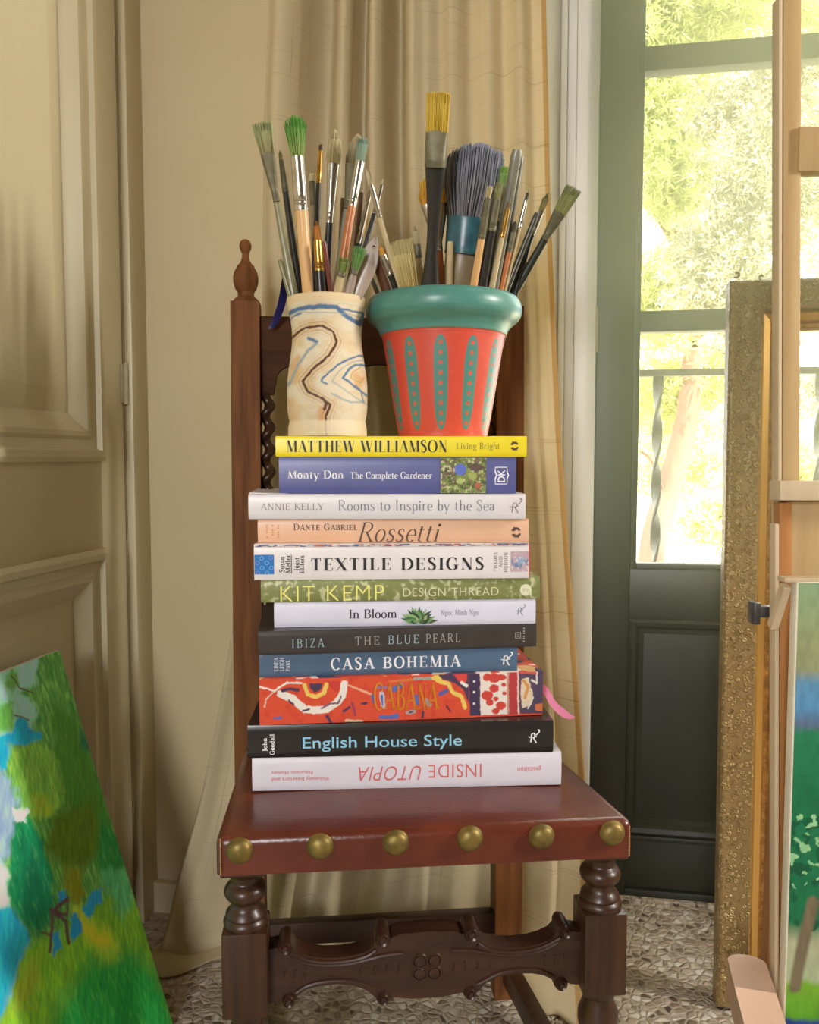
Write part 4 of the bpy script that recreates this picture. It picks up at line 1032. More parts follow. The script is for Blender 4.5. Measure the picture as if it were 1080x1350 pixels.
# stroke = (points, weight 'K' thick / 'n' thin / 'a' by direction / 's' swelling, serifs: 's' at start, 'e' at end)
def L_(x0, y0, x1, y1, w='K', s=''): return ([(x0, y0), (x1, y1)], w, s)
G = {
 'A': (.76, [L_(.08, 0, .37, 1, 'n', 's'), L_(.37, 1, .68, 0, 'K', 'e'), L_(.19, .34, .57, .34, 'n')]),
 'B': (.68, [L_(.15, 0, .15, 1, 'K', 'se'), (_arc(.33, .76, .22, .24, -90, 90), 'a', ''), (_arc(.34, .26, .26, .26, -90, 90), 'a', ''), L_(.15, 1, .33, 1, 'n'), L_(.15, .52, .34, .52, 'n'), L_(.15, 0, .34, 0, 'n')]),
 'C': (.74, [(_arc(.42, .5, .35, .52, 48, 312), 'a', ''), L_(.65, .66, .65, .98, 'n')]),
 'D': (.82, [L_(.15, 0, .15, 1, 'K', 'se'), (_arc(.32, .5, .42, .5, -90, 90), 'a', ''), L_(.15, 1, .32, 1, 'n'), L_(.15, 0, .32, 0, 'n')]),
 'E': (.64, [L_(.15, 0, .15, 1, 'K', 'se'), L_(.15, .985, .56, .985, 'n'), L_(.15, .52, .46, .52, 'n'), L_(.15, .015, .58, .015, 'n'), L_(.56, 1, .56, .8, 'n'), L_(.46, .62, .46, .42, 'n'), L_(.58, 0, .58, .22, 'n')]),
 'G': (.82, [(_arc(.42, .5, .35, .52, 48, 300), 'a', ''), L_(.65, .66, .65, .98, 'n'), L_(.66, .04, .66, .42, 'K', 'e')]),
 'H': (.82, [L_(.16, 0, .16, 1, 'K', 'se'), L_(.66, 0, .66, 1, 'K', 'se'), L_(.16, .52, .66, .52, 'n')]),
 'I': (.36, [L_(.18, 0, .18, 1, 'K', 'se')]),
 'J': (.5, [L_(.3, 1, .3, .12, 'K', 's'), (_arc(.16, .12, .14, .24, 0, -110), 'a', '')]),
 'K': (.76, [L_(.15, 0, .15, 1, 'K', 'se'), L_(.64, 1, .18, .44, 'n', 's'), L_(.30, .60, .68, 0, 'K', 'e')]),
 'L': (.62, [L_(.15, 0, .15, 1, 'K', 'se'), L_(.15, .015, .56, .015, 'n'), L_(.56, 0, .56, .24, 'n')]),
 'M': (.96, [L_(.12, 0, .16, 1, 'n', 'se'), L_(.16, 1, .47, .02, 'K'), L_(.47, .02, .79, 1, 'n'), L_(.81, 1, .82, 0, 'K', 'se')]),
 'N': (.82, [L_(.14, 0, .14, 1, 'n', 'se'), L_(.14, 1, .68, 0, 'K'), L_(.68, 0, .68, 1, 'n', 'e')]),
 'O': (.84, [(_arc(.42, .5, .35, .52, 0, 360, 32), 'a', '')]),
 'P': (.64, [L_(.15, 0, .15, 1, 'K', 'se'), (_arc(.32, .74, .25, .26, -90, 90), 'a', ''), L_(.15, 1, .32, 1, 'n'), L_(.15, .48, .32, .48, 'n')]),
 'R': (.76, [L_(.15, 0, .15, 1, 'K', 'se'), (_arc(.32, .75, .24, .25, -90, 90), 'a', ''), L_(.15, 1, .32, 1, 'n'), L_(.15, .5, .34, .5, 'n'), L_(.36, .5, .68, 0, 'K', 'e')]),
 'S': (.58, [(_sp([(.47, .80), (.41, .97), (.28, 1.015), (.13, .93), (.10, .76), (.22, .61), (.36, .49), (.48, .30), (.43, .07), (.28, -.015), (.13, .04), (.08, .22)]), 's', ''), L_(.47, .78, .47, 1.0, 'n'), L_(.085, .0, .085, .24, 'n')]),
 'T': (.70, [L_(.35, 0, .35, 1, 'K', 's'), L_(.05, .985, .65, .985, 'n'), L_(.05, 1, .05, .76, 'n'), L_(.65, 1, .65, .76, 'n')]),
 'U': (.80, [L_(.16, 1, .16, .3, 'K', 's'), (_arc(.40, .3, .24, .32, 180, 360), 'a', ''), L_(.64, .3, .64, 1, 'n', 'e')]),
 'W': (1.08, [L_(.08, 1, .33, 0, 'K', 's'), L_(.33, 0, .54, 1, 'n'), L_(.54, 1, .78, 0, 'K'), L_(.78, 0, 1.0, 1, 'n', 'e')]),
 'X': (.74, [L_(.08, 1, .64, 0, 'K', 'se'), L_(.64, 1, .08, 0, 'n', 'se')]),
 'Y': (.72, [L_(.07, 1, .36, .46, 'K', 's'), L_(.65, 1, .36, .46, 'n', 's'), L_(.36, .48, .36, 0, 'K', 'e')]),
 'Z': (.66, [L_(.08, .985, .58, .985, 'n'), L_(.57, 1, .08, 0, 'K'), L_(.08, .015, .6, .015, 'n'), L_(.08, 1, .08, .78, 'n'), L_(.6, 0, .6, .24, 'n')]),
 'a': (.50, [L_(.39, .44, .39, .0, 'K', ''), (_arc(.24, .44, .15, .19, 0, 165), 'a', ''), (_sp([(.39, .36), (.18, .31), (.08, .15), (.2, -.01), (.39, .12)]), 'a', '')]),
 'b': (.56, [L_(.13, 0, .13, 1.03, 'K', ''), L_(.04, 1.01, .13, 1.03, 'n'), (_arc(.30, .31, .19, .33, -150, 150), 'a', '')]),
 'c': (.46, [(_arc(.27, .31, .19, .33, 45, 315), 'a', '')]),
 'd': (.58, [L_(.44, 0, .44, 1.03, 'K', ''), L_(.35, 1.01, .44, 1.03, 'n'), L_(.44, .01, .53, .02, 'n'), (_arc(.27, .31, .19, .33, 30, 330), 'a', '')]),
 'e': (.48, [(_arc(.27, .31, .19, .33, 0, 318), 'a', ''), L_(.08, .34, .46, .34, 'n')]),
 'f': (.36, [L_(.16, 0, .16, .84, 'K', 's'), (_arc(.30, .84, .14, .2, 180, 50), 'a', ''), L_(.05, .62, .30, .62, 'n')]),
 'g': (.52, [(_arc(.25, .40, .17, .24, 0, 360, 26), 'a', ''), (_arc(.26, -.14, .20, .16, 0, 360, 26), 'a', ''), L_(.16, .18, .14, .02, 'n'), L_(.40, .52, .50, .60, 'n')]),
 'h': (.60, [L_(.13, 0, .13, 1.03, 'K', 's'), L_(.04, 1.01, .13, 1.03, 'n'), (_arc(.30, .40, .17, .24, 170, 0), 'a', ''), L_(.47, .40, .47, 0, 'K', 'e')]),
 'i': (.28, [L_(.14, 0, .14, .63, 'K', 's'), L_(.05, .61, .14, .63, 'n'), (_arc(.14, .86, .035, .035, 0, 360, 10), 'K', '')]),
 'l': (.28, [L_(.14, 0, .14, 1.03, 'K', 's'), L_(.05, 1.01, .14, 1.03, 'n')]),
 'm': (.90, [L_(.13, 0, .13, .63, 'K', 's'), L_(.04, .61, .13, .63, 'n'), (_arc(.29, .40, .16, .24, 170, 0), 'a', ''), L_(.45, .40, .45, 0, 'K', 'e'), (_arc(.61, .40, .16, .24, 170, 0), 'a', ''), L_(.77, .40, .77, 0, 'K', 'e')]),
 'n': (.60, [L_(.13, 0, .13, .63, 'K', 's'), L_(.04, .61, .13, .63, 'n'), (_arc(.30, .40, .17, .24, 170, 0), 'a', ''), L_(.47, .40, .47, 0, 'K', 'e')]),
 'o': (.54, [(_arc(.27, .31, .20, .33, 0, 360, 26), 'a', '')]),
 'p': (.56, [L_(.13, -.32, .13, .63, 'K', 's'), L_(.04, .61, .13, .63, 'n'), (_arc(.30, .31, .19, .33, -150, 150), 'a', '')]),
 'r': (.42, [L_(.13, 0, .13, .63, 'K', 's'), L_(.04, .61, .13, .63, 'n'), (_arc(.29, .42, .16, .22, 160, 50), 'a', '')]),
 's': (.42, [(_sp([(.33, .50), (.28, .62), (.19, .64), (.09, .57), (.10, .43), (.24, .32), (.34, .20), (.30, .03), (.18, -.01), (.08, .04), (.06, .15)]), 's', '')]),
 't': (.38, [L_(.16, .80, .16, .12, 'K', ''), (_arc(.27, .12, .11, .13, 180, 300), 'a', ''), L_(.04, .62, .31, .62, 'n')]),
 'u': (.60, [L_(.13, .63, .13, .22, 'K', ''), L_(.04, .61, .13, .63, 'n'), (_arc(.30, .22, .17, .23, 180, 350), 'a', ''), L_(.47, .63, .47, 0, 'K', 'e')]),
 'v': (.54, [L_(.06, .63, .27, 0, 'K', 's'), L_(.27, 0, .48, .63, 'n', 'e')]),
 'y': (.54, [L_(.06, .63, .28, 0, 'K', 's'), L_(.50, .63, .22, -.22, 'n', 's'), (_arc(.13, -.22, .09, .09, 0, -120, 8), 'n', '')]),
 ' ': (.34, []),
}
def stroke_mesh(mb, pts, wf, T):
    """a flat ribbon along pts; wf(i, tangent) -> width"""
    n = len(pts); vs = []
    for i, (x, y) in enumerate(pts):
        a = pts[max(0, i - 1)]; b = pts[min(n - 1, i + 1)]
        if n > 3 and abs(pts[0][0] - pts[-1][0]) + abs(pts[0][1] - pts[-1][1]) < 1e-6 and i in (0, n - 1): a = pts[-2]; b = pts[1]
        dx, dy = b[0] - a[0], b[1] - a[1]; l = math.hypot(dx, dy) or 1; dx /= l; dy /= l
        w = wf(i / max(1, n - 1), dx, dy) / 2
        vs += [T(x - dy * w, y + dx * w), T(x + dy * w, y - dx * w)]
    mb.add(vs, [(2 * i + 1, 2 * i + 3, 2 * i + 2, 2 * i) for i in range(n - 1)])
def serif_strokes(s, K, n, track=0.0, sw=None, smallcaps=0):
    """[(points, width function)] and total width at cap height 1"""
    out = []; x = 0.0; sw = sw if sw is not None else 0.09
    first = True
    for ch in s:
        k = 1.0
        c = ch
        if smallcaps and ch.isalpha():
            k = 1.0 if first else smallcaps; c = ch.upper()
        first = (ch == ' ')
        adv, st = G[c]
        for pts, w, se in st:
            P = [(x + px * k, py * k) for px, py in pts]
            f = {'K': lambda t, dx, dy: K, 'n': lambda t, dx, dy: n, 'a': lambda t, dx, dy: n + (K - n) * abs(dy) ** 1.6,
                 's': lambda t, dx, dy: n + (K - n) * math.sin(PI * t) ** 1.5}[w]
            out.append((P, f))
            for flag, q in (('s', P[0]), ('e', P[-1])):
                if flag in se:
                    ww = (K if w == 'K' else n) / 2 + sw
                    out.append(([(q[0] - ww, q[1] + (n / 2 if q[1] < .3 * k else -n / 2)), (q[0] + ww, q[1] + (n / 2 if q[1] < .3 * k else -n / 2))], lambda t, dx, dy: max(n, 0.035)))
        x += adv * k + track
    return out, x - track
def place(sp, box, rot=0):
    """map unit text space (0..1 across, 0..1 cap height) into spine coordinates box=(x0, zbase, x1, ztop)"""
    x0, z0_, x1, z1 = box
    if rot == 0: return lambda a, b: (x0 + (x1 - x0) * a, sp, z0_ + (z1 - z0_) * b)
    if rot == 180: return lambda a, b: (x1 - (x1 - x0) * a, sp, z1 - (z1 - z0_) * b)
    if rot == 90: return lambda a, b: (x1 - (x1 - x0) * b, sp, z0_ + (z1 - z0_) * a)      # reads upwards
    return lambda a, b: (x0 + (x1 - x0) * b, sp, z1 - (z1 - z0_) * a)                     # 270: reads downwards
def serif_text(mb, s, T, K=.13, n=.035, track=.08, shear=0.0, sw=.08, smallcaps=0):
    st, wd = serif_strokes(s, K, n, track, sw, smallcaps)
    for P, f in st: stroke_mesh(mb, P, f, lambda x, y: T((x + shear * y) / wd, y))
_fc = {}
def sans_text(mb, s, T, weight=0.0, shear=0.0, space=1.0):
    key = (s, weight, shear, space)
    cu = bpy.data.curves.new('txt', 'FONT'); cu.body = s; cu.size = 1; cu.offset = weight; cu.shear = shear; cu.space_character = space; cu.resolution_u = 4
    ob = bpy.data.objects.new('txt', cu); COL.objects.link(ob)
    bpy.context.view_layer.update()
    me = ob.to_mesh(); vs = [(v.co.x, v.co.y) for v in me.vertices]; fs = [tuple(p.vertices) for p in me.polygons]
    ob.to_mesh_clear(); bpy.data.objects.remove(ob); bpy.data.curves.remove(cu)
    x0 = min(v[0] for v in vs); x1 = max(v[0] for v in vs); cap = 0.729
    mb.add([T((x - x0) / (x1 - x0), y / cap) for x, y in vs], fs)

# ================================================================== books
M['pages'] = mat('page_edges', rgb(226, 214, 190), rgb(198, 182, 154), 0.8, scale=4, stretch=(1, 1, 500))
def cover(name, c, c2=None, rough=0.35, **kw): return mat(name, c, c2, rough, **kw)
def ink(name, c, rough=0.5, metal=0.0): return mat(name, c, None, rough, metal=metal)
M['i_black'] = ink('black_ink', rgb(30, 26, 26)); M['i_white'] = ink('white_ink', rgb(236, 236, 240)); M['i_grey'] = ink('grey_ink', rgb(120, 122, 138)); M['i_taupe'] = ink('taupe_ink', rgb(132, 112, 108))
M['i_brown'] = ink('brown_ink', rgb(92, 62, 50)); M['i_olive'] = ink('olive_ink', rgb(140, 122, 40)); M['i_pale'] = ink('pale_yellow_ink', rgb(232, 228, 130)); M['i_palew'] = ink('pale_cream_ink', rgb(222, 222, 190))
M['i_sky'] = ink('sky_blue_ink', rgb(146, 206, 236)); M['i_silver'] = ink('silver_ink', rgb(164, 162, 158)); M['i_coral'] = ink('coral_ink', rgb(214, 108, 108)); M['i_gold'] = ink('gold_foil', rgb(226, 140, 44), 0.3, 0.3); M['i_bluegrey'] = ink('pale_blue_ink', rgb(150, 178, 190))
M['i_tan'] = ink('tan_ink', rgb(214, 150, 104)); M['i_red'] = ink('red_cloth', rgb(190, 64, 62)); M['i_pink'] = ink('pink_ribbon', rgb(238, 138, 176))
M['print'] = attr_mat('colour_print', 0.4)
M['clothprint'] = attr_mat('printed_cloth', 0.8, bump=0.4, bscale=900)

YS = 1.022
rows_px = [574.5, 602.3, 651, 684.3, 716.3, 763.5, 792.5, 826.5, 857.5, 890.5, 950, 992.5, 1036]
zb_ = [at(535, y, YS).z for y in rows_px]
shift = SZ + 0.0042 - zb_[-1]
zb_ = [z + shift * (i / 12) for i, z in enumerate(zb_)]     # the pile starts on the seat

class Book:
    def __init__(s, idx, name_label, xl, xr, yl, yr, cov, yaw=0.0, depth=0.22, hard=True, dy=0.0, pages=None):
        """idx 0 = topmost. yl/yr: (top, bottom) rows of the photo at the two ends of the spine."""
        s.xl, s.xr, s.yl, s.yr = xl, xr, yl, yr
        z1 = zb_[idx] - 0.0004; z0_ = zb_[idx + 1]; s.H = z1 - z0_
        ym = (yl[0] + yl[1] + yr[0] + yr[1]) / 4; Yc = YS + dy; th = math.radians(yaw); L = 0.33
        for _ in range(12):
            a = at(xl, ym, Yc - L / 2 * math.sin(th)); b = at(xr, ym, Yc + L / 2 * math.sin(th)); L = (b - a).length
        c = (a + b) / 2
        ang = math.atan2(b.y - a.y, b.x - a.x); s.L = L
        s.o = thing('book', name_label, 'book', (a.x, a.y, z0_), ang, 'books stacked on the chair')
        H = s.H; t = 0.0026 if hard else 0.0006; s.t = t; bul = 0.0010 if hard else 0.0004; s.front = -bul - 0.00025
        D = depth
        prof_o = []; n = 10
        prof_o += [(D, 0), (0.004, 0)]
        for i in range(n + 1):
            q = i / n; z = H * q; prof_o.append((-bul * (1 - (2 * q - 1) ** 2) + 0.0012 * (abs(2 * q - 1)) ** 8, z))
        prof_o += [(0.004, H), (D, H)]
        prof_i = [(D, H - t), (0.003 + t, H - t), (0.003 + t, t), (D, t)]
        pf = prof_o + prof_i; k = len(pf); m = MB()
        vs = [(0, y, z) for y, z in pf] + [(L, y, z) for y, z in pf]
        fs = [(i, i + k, (i + 1) % k + k, (i + 1) % k) for i in range(k)]
        # ends: thin strips between outer and inner profile
        fo = list(range(len(prof_o))); io = list(range(len(prof_o), k))
        m.add(vs, fs)
        bm = bmesh.new(); vv = [bm.verts.new(q) for q in [(0, y, z) for y, z in pf]]; f = bm.faces.new(vv); bmesh.ops.triangulate(bm, faces=[f]); bm.verts.index_update()
        tri = [[v.index for v in f.verts] for f in bm.faces]; bm.free()
        m.f += [tuple(q) for q in tri] + [tuple(i + k for i in q[::-1]) for q in tri]
        s.cover = m.build('cover', cov, s.o, world=False, sharp=30); fixnormals(s.cover)
        ins = 0.003 if hard else 0.0
        pm_ = MB(); pm_.box((ins + 0.0004, 0.0032 + t, t + 0.0001), (L - ins - 0.0004, D - ins - 0.0004, H - t - 0.0001))
        pm_.build('page_block', pages or M['pages'], s.o, world=False)
    def z(s, px, py):
        q = (px - s.xl) / (s.xr - s.xl); top = s.yl[0] + (s.yr[0] - s.yl[0]) * q; bot = s.yl[1] + (s.yr[1] - s.yl[1]) * q
        return s.H * (bot - py) / (bot - top)
    def x(s, px): return s.L * (px - s.xl) / (s.xr - s.xl)
    def box(s, x0, ytop, x1, ybase):
        xm = (x0 + x1) / 2; return (s.x(x0), s.z(xm, ybase), s.x(x1), s.z(xm, ytop))
    def serif(s, name, txt, bb, m, rot=0, **kw):
        mb = MB(); serif_text(mb, txt, place(s.front, s.box(*bb), rot), **kw); return mb.build(name, m, s.o, world=False, smooth=False)
    def sans(s, name, txt, bb, m, rot=0, **kw):
        mb = MB(); sans_text(mb, txt, place(s.front, s.box(*bb), rot), **kw); return mb.build(name, m, s.o, world=False, smooth=False)
    def flat(s, name, polys, m, lift=0.0, cols=None):
        """polygons given in photo pixels"""
        mb = MB()
        for i, p in enumerate(polys):
            mb.add([(s.x(a), s.front - lift, s.z(a, b)) for a, b in p], [tuple(range(len(p)))], cols[i] if cols else None)
        return mb.build(name, m, s.o, world=False, smooth=False)
    def strokes(s, name, paths, m, wpx):
        mb = MB()
        for p in paths:
            w = wpx * s.L / (s.xr - s.xl); q = [(s.x(a), s.z(a, b)) for a, b in p]
            stroke_mesh(mb, q, lambda t, dx, dy: w * (0.5 + 0.6 * abs(dy)), lambda x, y: (x, s.front, y))
        return mb.build(name, m, s.o, world=False, smooth=False)
    def paint(s, name, bb, fn, m, nu=120, nv=60, lift=0.0):
        """printed picture: fn(px, py) -> colours, in photo pixels"""
        x0, y0, x1, y1 = bb; px, py = np.meshgrid(np.linspace(x0, x1, nu + 1), np.linspace(y1, y0, nv + 1)); C = fn(px.ravel(), py.ravel())
        bx0, bz0, bx1, bz1 = s.box(*bb)
        mb = MB(); mb.grid(lambda i, j: (bx0 + (bx1 - bx0) * i / nu, s.front - lift, bz0 + (bz1 - bz0) * j / nv), nu, nv, [tuple(c) for c in np.clip(C, 0, 1)])
        return mb.build(name, m, s.o, world=False, sharp=180)
    def script_r(s, cx, cy, w, h, m, wpx=1.1):
        """the publisher's calligraphic R, lying on its back as on the spines"""
        P = lambda a, b: (cx + a * w / 2, cy + b * h / 2)
        s.strokes('publisher_mark', [[P(*q) for q in _sp([(-.95, .05), (-.5, .15), (.1, .10), (.45, -.02)])], [P(*q) for q in _sp([(-.55, .85), (-.45, .15), (-.4, -.3), (.0, -.45), (.1, .1), (-.2, .2)])],
                                      [P(*q) for q in _sp([(-.1, .2), (.25, .75), (.35, .95)])], [P(*q) for q in _sp([(.1, -.1), (.5, -.35), (.85, -.7), (.75, -1.0), (.6, -.9)])]], m, wpx)
    def swirl(s, cx, cy, r, m):
        polys = []
        for k in (0, 1):
            o_ = k * PI; pts = [(cx + r * math.cos(o_ + t), cy + r * math.sin(o_ + t)) for t in [0.25 + i * 2.5 / 12 for i in range(13)]]
            pts += [(cx + r * 0.48 * math.cos(o_ + t) + 0.1 * r, cy + r * 0.48 * math.sin(o_ + t)) for t in [2.6 - i * 2.2 / 12 for i in range(13)]]
            polys.append(pts)
            polys.append([(cx + r * 1.28 * math.cos(o_ + 1.1), cy + r * 1.28 * math.sin(o_ + 1.1)), (cx + r * .8 * math.cos(o_ + 1.5), cy + r * .8 * math.sin(o_ + 1.5)), (cx + r * .8 * math.cos(o_ + 0.8), cy + r * .8 * math.sin(o_ + 0.8))])
        s.flat('publisher_mark', polys, m)

# 1 yellow
b = Book(0, 'thin yellow-spined book topmost of the stack, under the vase and flowerpot', 363.4, 694.5, (573, 601), (576, 602.3), cover('yellow_cover', rgb(238, 220, 30), rgb(230, 208, 30)), -0.3, 0.19, False, 0.002)
b.serif('title_lettering', 'MATTHEW WILLIAMSON', (378, 580, 590, 595), M['i_black'], K=.19, n=.03, track=.10, sw=.05)
b.serif('subtitle_lettering', 'Living Bright', (602, 584, 659, 592), M['i_olive'], K=.12, n=.045, track=.1); b.swirl(678.5, 588.5, 5.6, M['i_brown'])
# 2 periwinkle
b = Book(1, 'thick periwinkle-blue book with a garden picture on its spine, second from the top', 368, 680.5, (603.3, 650.6), (602.5, 650.6), cover('periwinkle_cover', rgb(90, 94, 150), rgb(84, 88, 144)), 0, 0.195, True, 0.004)
b.serif('title_lettering', 'Monty Don', (379.5, 620.5, 453, 631), M['i_white'], K=.15, n=.07, track=.08, sw=.09)
b.serif('subtitle_lettering', 'The Complete Gardener', (462, 622.5, 569.5, 631), M['i_white'], K=.15, n=.07, track=.06, sw=.08)
def garden(X, Y):
    n1 = fbm(X / 6, Y / 6, 3); n2 = fbm(X / 3, Y / 3, 8); C = np.tile(np.array(rgb(120, 140, 70)), (X.size, 1))
    C = over(C, (n1 - .45) * 8, rgb(84, 92, 50)); C = over(C, (n2 - .58) * 10, rgb(196, 196, 150)); C = over(C, (fbm(X / 4 + 30, Y / 4, 5) - .58) * 12, rgb(120, 88, 82))
    C = over(C, (0.5 - (np.hypot((X - 623), (Y - 627)) - 6) / 3) * (Y > 624), rgb(160, 170, 90)); C = over(C, 0.5 - (np.hypot(X - 607, (Y - 619)) - 7.5) / 1.5, rgb(92, 112, 196)); C = over(C, .5 - (np.hypot(X - 607, Y - 634) - 4) / 2, rgb(176, 190, 110))
    C = over(C, (0.5 - (np.abs(X - 628) + np.abs(Y - 616) * 2 - 12) / 3), rgb(92, 76, 66)); C = over(C, .5 - (np.hypot((X - 630), (Y - 640)) - 4) / 2, rgb(178, 96, 70)); return C
b.paint('spine_picture', (581, 603.4, 641, 650), garden, M['print'], 90, 70)
b.strokes('publisher_mark', [[(653, 616), (668.5, 616), (668.5, 622), (670.3, 626.5), (668.5, 631), (668.5, 638), (653, 638), (653, 631), (654.8, 626.5), (653, 622), (653, 616)]], M['i_white'], 1.6)
b.sans('publisher_lettering', 'DK', (656, 619, 665.5, 635.5), M['i_white'], 90, weight=0.02)
# 3 white with grey title
b = Book(2, 'white book with grey serif title and a lifted cover corner, third from the top', 327.7, 693, (651, 683.7), (651.3, 683.5), cover('white_cover', rgb(224, 220, 224), rgb(216, 212, 216)), 0, 0.205, True, -0.006)
b.serif('author_lettering', 'ANNIE KELLY', (344, 663, 427, 671.3), M['i_taupe'], K=.10, n=.05, track=.06, sw=.07)
b.serif('title_lettering', 'Rooms to Inspire by the Sea', (446, 659, 652, 672.3), M['i_grey'], K=.10, n=.045, track=.05, sw=.06)
b.script_r(680, 666.5, 18, 19, M['i_taupe'], 1.2)
m_ = MB(); m_.add([(0.001, 0.0, b.H + 0.0003), (0.05, 0.0, b.H + 0.0002), (0.05, 0.06, b.H + 0.0002), (0.001, 0.06, b.H + 0.0035)] + [(0.001, 0.0, b.H + 0.0018), (0.05, 0.0, b.H + 0.0003), (0.05, 0.06, b.H + 0.0003), (0.001, 0.06, b.H + 0.005)], [(3, 2, 1, 0), (4, 5, 6, 7), (0, 1, 5, 4), (3, 0, 4, 7), (1, 2, 6, 5), (2, 3, 7, 6)])
m_.build('jacket_corner', b.cover.data.materials[0], b.o, world=False)
# 4 peach
b = Book(3, 'peach-orange book with large brown italic title, fourth from the top', 340, 697, (686, 716), (684.3, 714.6), cover('peach_cover', rgb(232, 188, 156), rgb(228, 180, 144)), 0.8, 0.195, True, 0.004)
b.serif('author_lettering', 'Dante Gabriel', (387, 691.5, 471, 699.5), M['i_brown'], K=.15, n=.055, track=.13, smallcaps=.82, sw=.07)
b.serif('title_lettering', 'Rossetti', (470, 689.5, 577, 713.6), M['i_brown'], K=.085, n=.03, track=.04, shear=.26, sw=.05)
b.swirl(680.5, 701.5, 6.6, M['i_brown'])
b.flat('small_lettering', [[(351 + k * 7.5, y), (353.3 + k * 7.5, y), (353.3 + k * 7.5, y + 2.0), (351 + k * 7.5, y + 2.0)] for k in range(3) for y in [693 + 2.9 * i for i in range(6)] if (k + int(y)) % 4], M['i_tan'])
# 5 textile patterns
wc = cover('white_jacket', rgb(232, 226, 226), rgb(224, 218, 218))
b = Book(4, 'white book with bold black capitals and a blue patterned square at the spine end', 335, 697.5, (717, 766), (716.5, 760.5), wc, 3.0, 0.195, True, -0.004)
b.serif('title_lettering', 'TEXTILE DESIGNS', (409, 735.3, 637, 751), M['i_black'], K=.19, n=.05, track=.17, sw=.07)
for t_, x0, x1, y0, y1 in (('Susan', 368, 374.5, 733.5, 755), ('Meller', 376, 382.3, 731, 756), ('Joost', 387, 393.5, 735, 753), ('Elffers', 394.3, 400, 732, 756)): b.serif('author_lettering', t_, (x0, y0, x1, y1), M['i_black'], 90, K=.16, n=.08, track=.07)
b.flat('rule_line', [[(383.2, 731), (384.1, 731), (384.1, 756), (383.2, 756)]], M['i_black'])
for t_, x0, x1, y0, y1 in (('THAMES', 650.5, 655, 728, 752), ('AND', 657.5, 661.6, 733, 747), ('HUDSON', 664, 668.5, 728, 753)): b.serif('publisher_lettering', t_, (x0, y0, x1, y1), M['i_brown'], 90, K=.14, n=.07, track=.12)
def bluepat(X, Y):
    C = np.tile(np.array(rgb(20, 112, 190)), (X.size, 1))
    for i, (cx, cy) in enumerate([(339.5, 742), (351.5, 742), (345, 736), (357, 735), (345.5, 749), (357.5, 749), (340, 756), (352, 756)]):
        r = np.hypot(X - cx, Y - cy); C = over(C, .5 - np.abs(r - 2.4) / .9 + .3, rgb(150, 196, 226) if i % 3 else rgb(150, 140, 200))
    return C
b.paint('spine_picture', (335.6, 731, 361, 757.5), bluepat, M['print'], 60, 60)
def pinkpat(X, Y):
    n = fbm(X / 5, Y / 5, 2); C = np.tile(np.array(rgb(190, 166, 176)), (X.size, 1)); C = over(C, (n - .5) * 9, rgb(120, 136, 168)); C = over(C, .5 - (np.hypot(X - 686, Y - 738) - 5) / 3, rgb(150, 170, 196)); return over(C, (fbm(X / 3, Y / 3, 5) - .6) * 9, rgb(226, 214, 210))
b.paint('spine_picture', (673, 727, 696.5, 752), pinkpat, M['print'], 50, 50)
b.flat('red_headband', [[(696.6, 715.5), (698.4, 717), (698.6, 759), (697.2, 760)]], M['i_red'], lift=0.0002)
def pat(X, Y):
    n = fbm(X / 7, Y / 2, 6); C = np.tile(np.array(rgb(214, 204, 200)), (X.size, 1)); C = over(C, (n - .5) * 12, rgb(78, 88, 128)); return over(C, (fbm(X / 5 + 9, Y / 2, 11) - .58) * 12, rgb(176, 84, 70))
b.paint('patterned_edge', (336, 716.9, 696, 720.0), pat, M['print'], 240, 4, 0.0001)
# 6 olive green
def olive():
    m, nt, bs = newmat('sprigged_olive_cover'); tc = nd(nt, 'ShaderNodeTexCoord'); v = nd(nt, 'ShaderNodeTexNoise'); v.inputs['Scale'].default_value = 110; v.inputs['Detail'].default_value = 1.5; nt.links.new(tc.outputs['Object'], v.inputs['Vector'])
    r = ramp(nt, [(0.42, rgb(124, 130, 76)), (0.56, rgb(132, 138, 84)), (0.64, rgb(186, 188, 148))]); nt.links.new(v.outputs['Fac'], r.inputs[0]); nt.links.new(r.outputs[0], bs.inputs['Base Color']); bs.inputs['Roughness'].default_value = 0.4; return m
b = Book(5, 'olive-green book with thin pale-yellow capitals and a white roundel on the spine', 344, 712, (767, 795.3), (760.8, 789), olive(), 4.6, 0.19, True, 0.0)
b.sans('title_lettering', 'KIT KEMP', (369, 770.8, 504, 792.6), M['i_pale'], weight=-0.012, space=1.12)
b.sans('subtitle_lettering', 'DESIGN THREAD', (529, 773.6, 656, 785.6), M['i_palew'], weight=-0.012, space=1.1)
ci = [(692.5 + 7.8 * math.cos(t), 777.2 + 7.8 * math.sin(t)) for t in [2 * PI * i / 24 for i in range(24)]]
b.flat('publisher_mark', [ci, [(695, 783), (700.3, 779), (700.3, 785)]], M['i_palew']); b.strokes('publisher_lettering', [[(688.5, 775), (690, 780), (691.5, 775)], [(694, 780), (694, 775), (696.5, 776.5), (694, 778)]], M['i_olive'], 1.0)
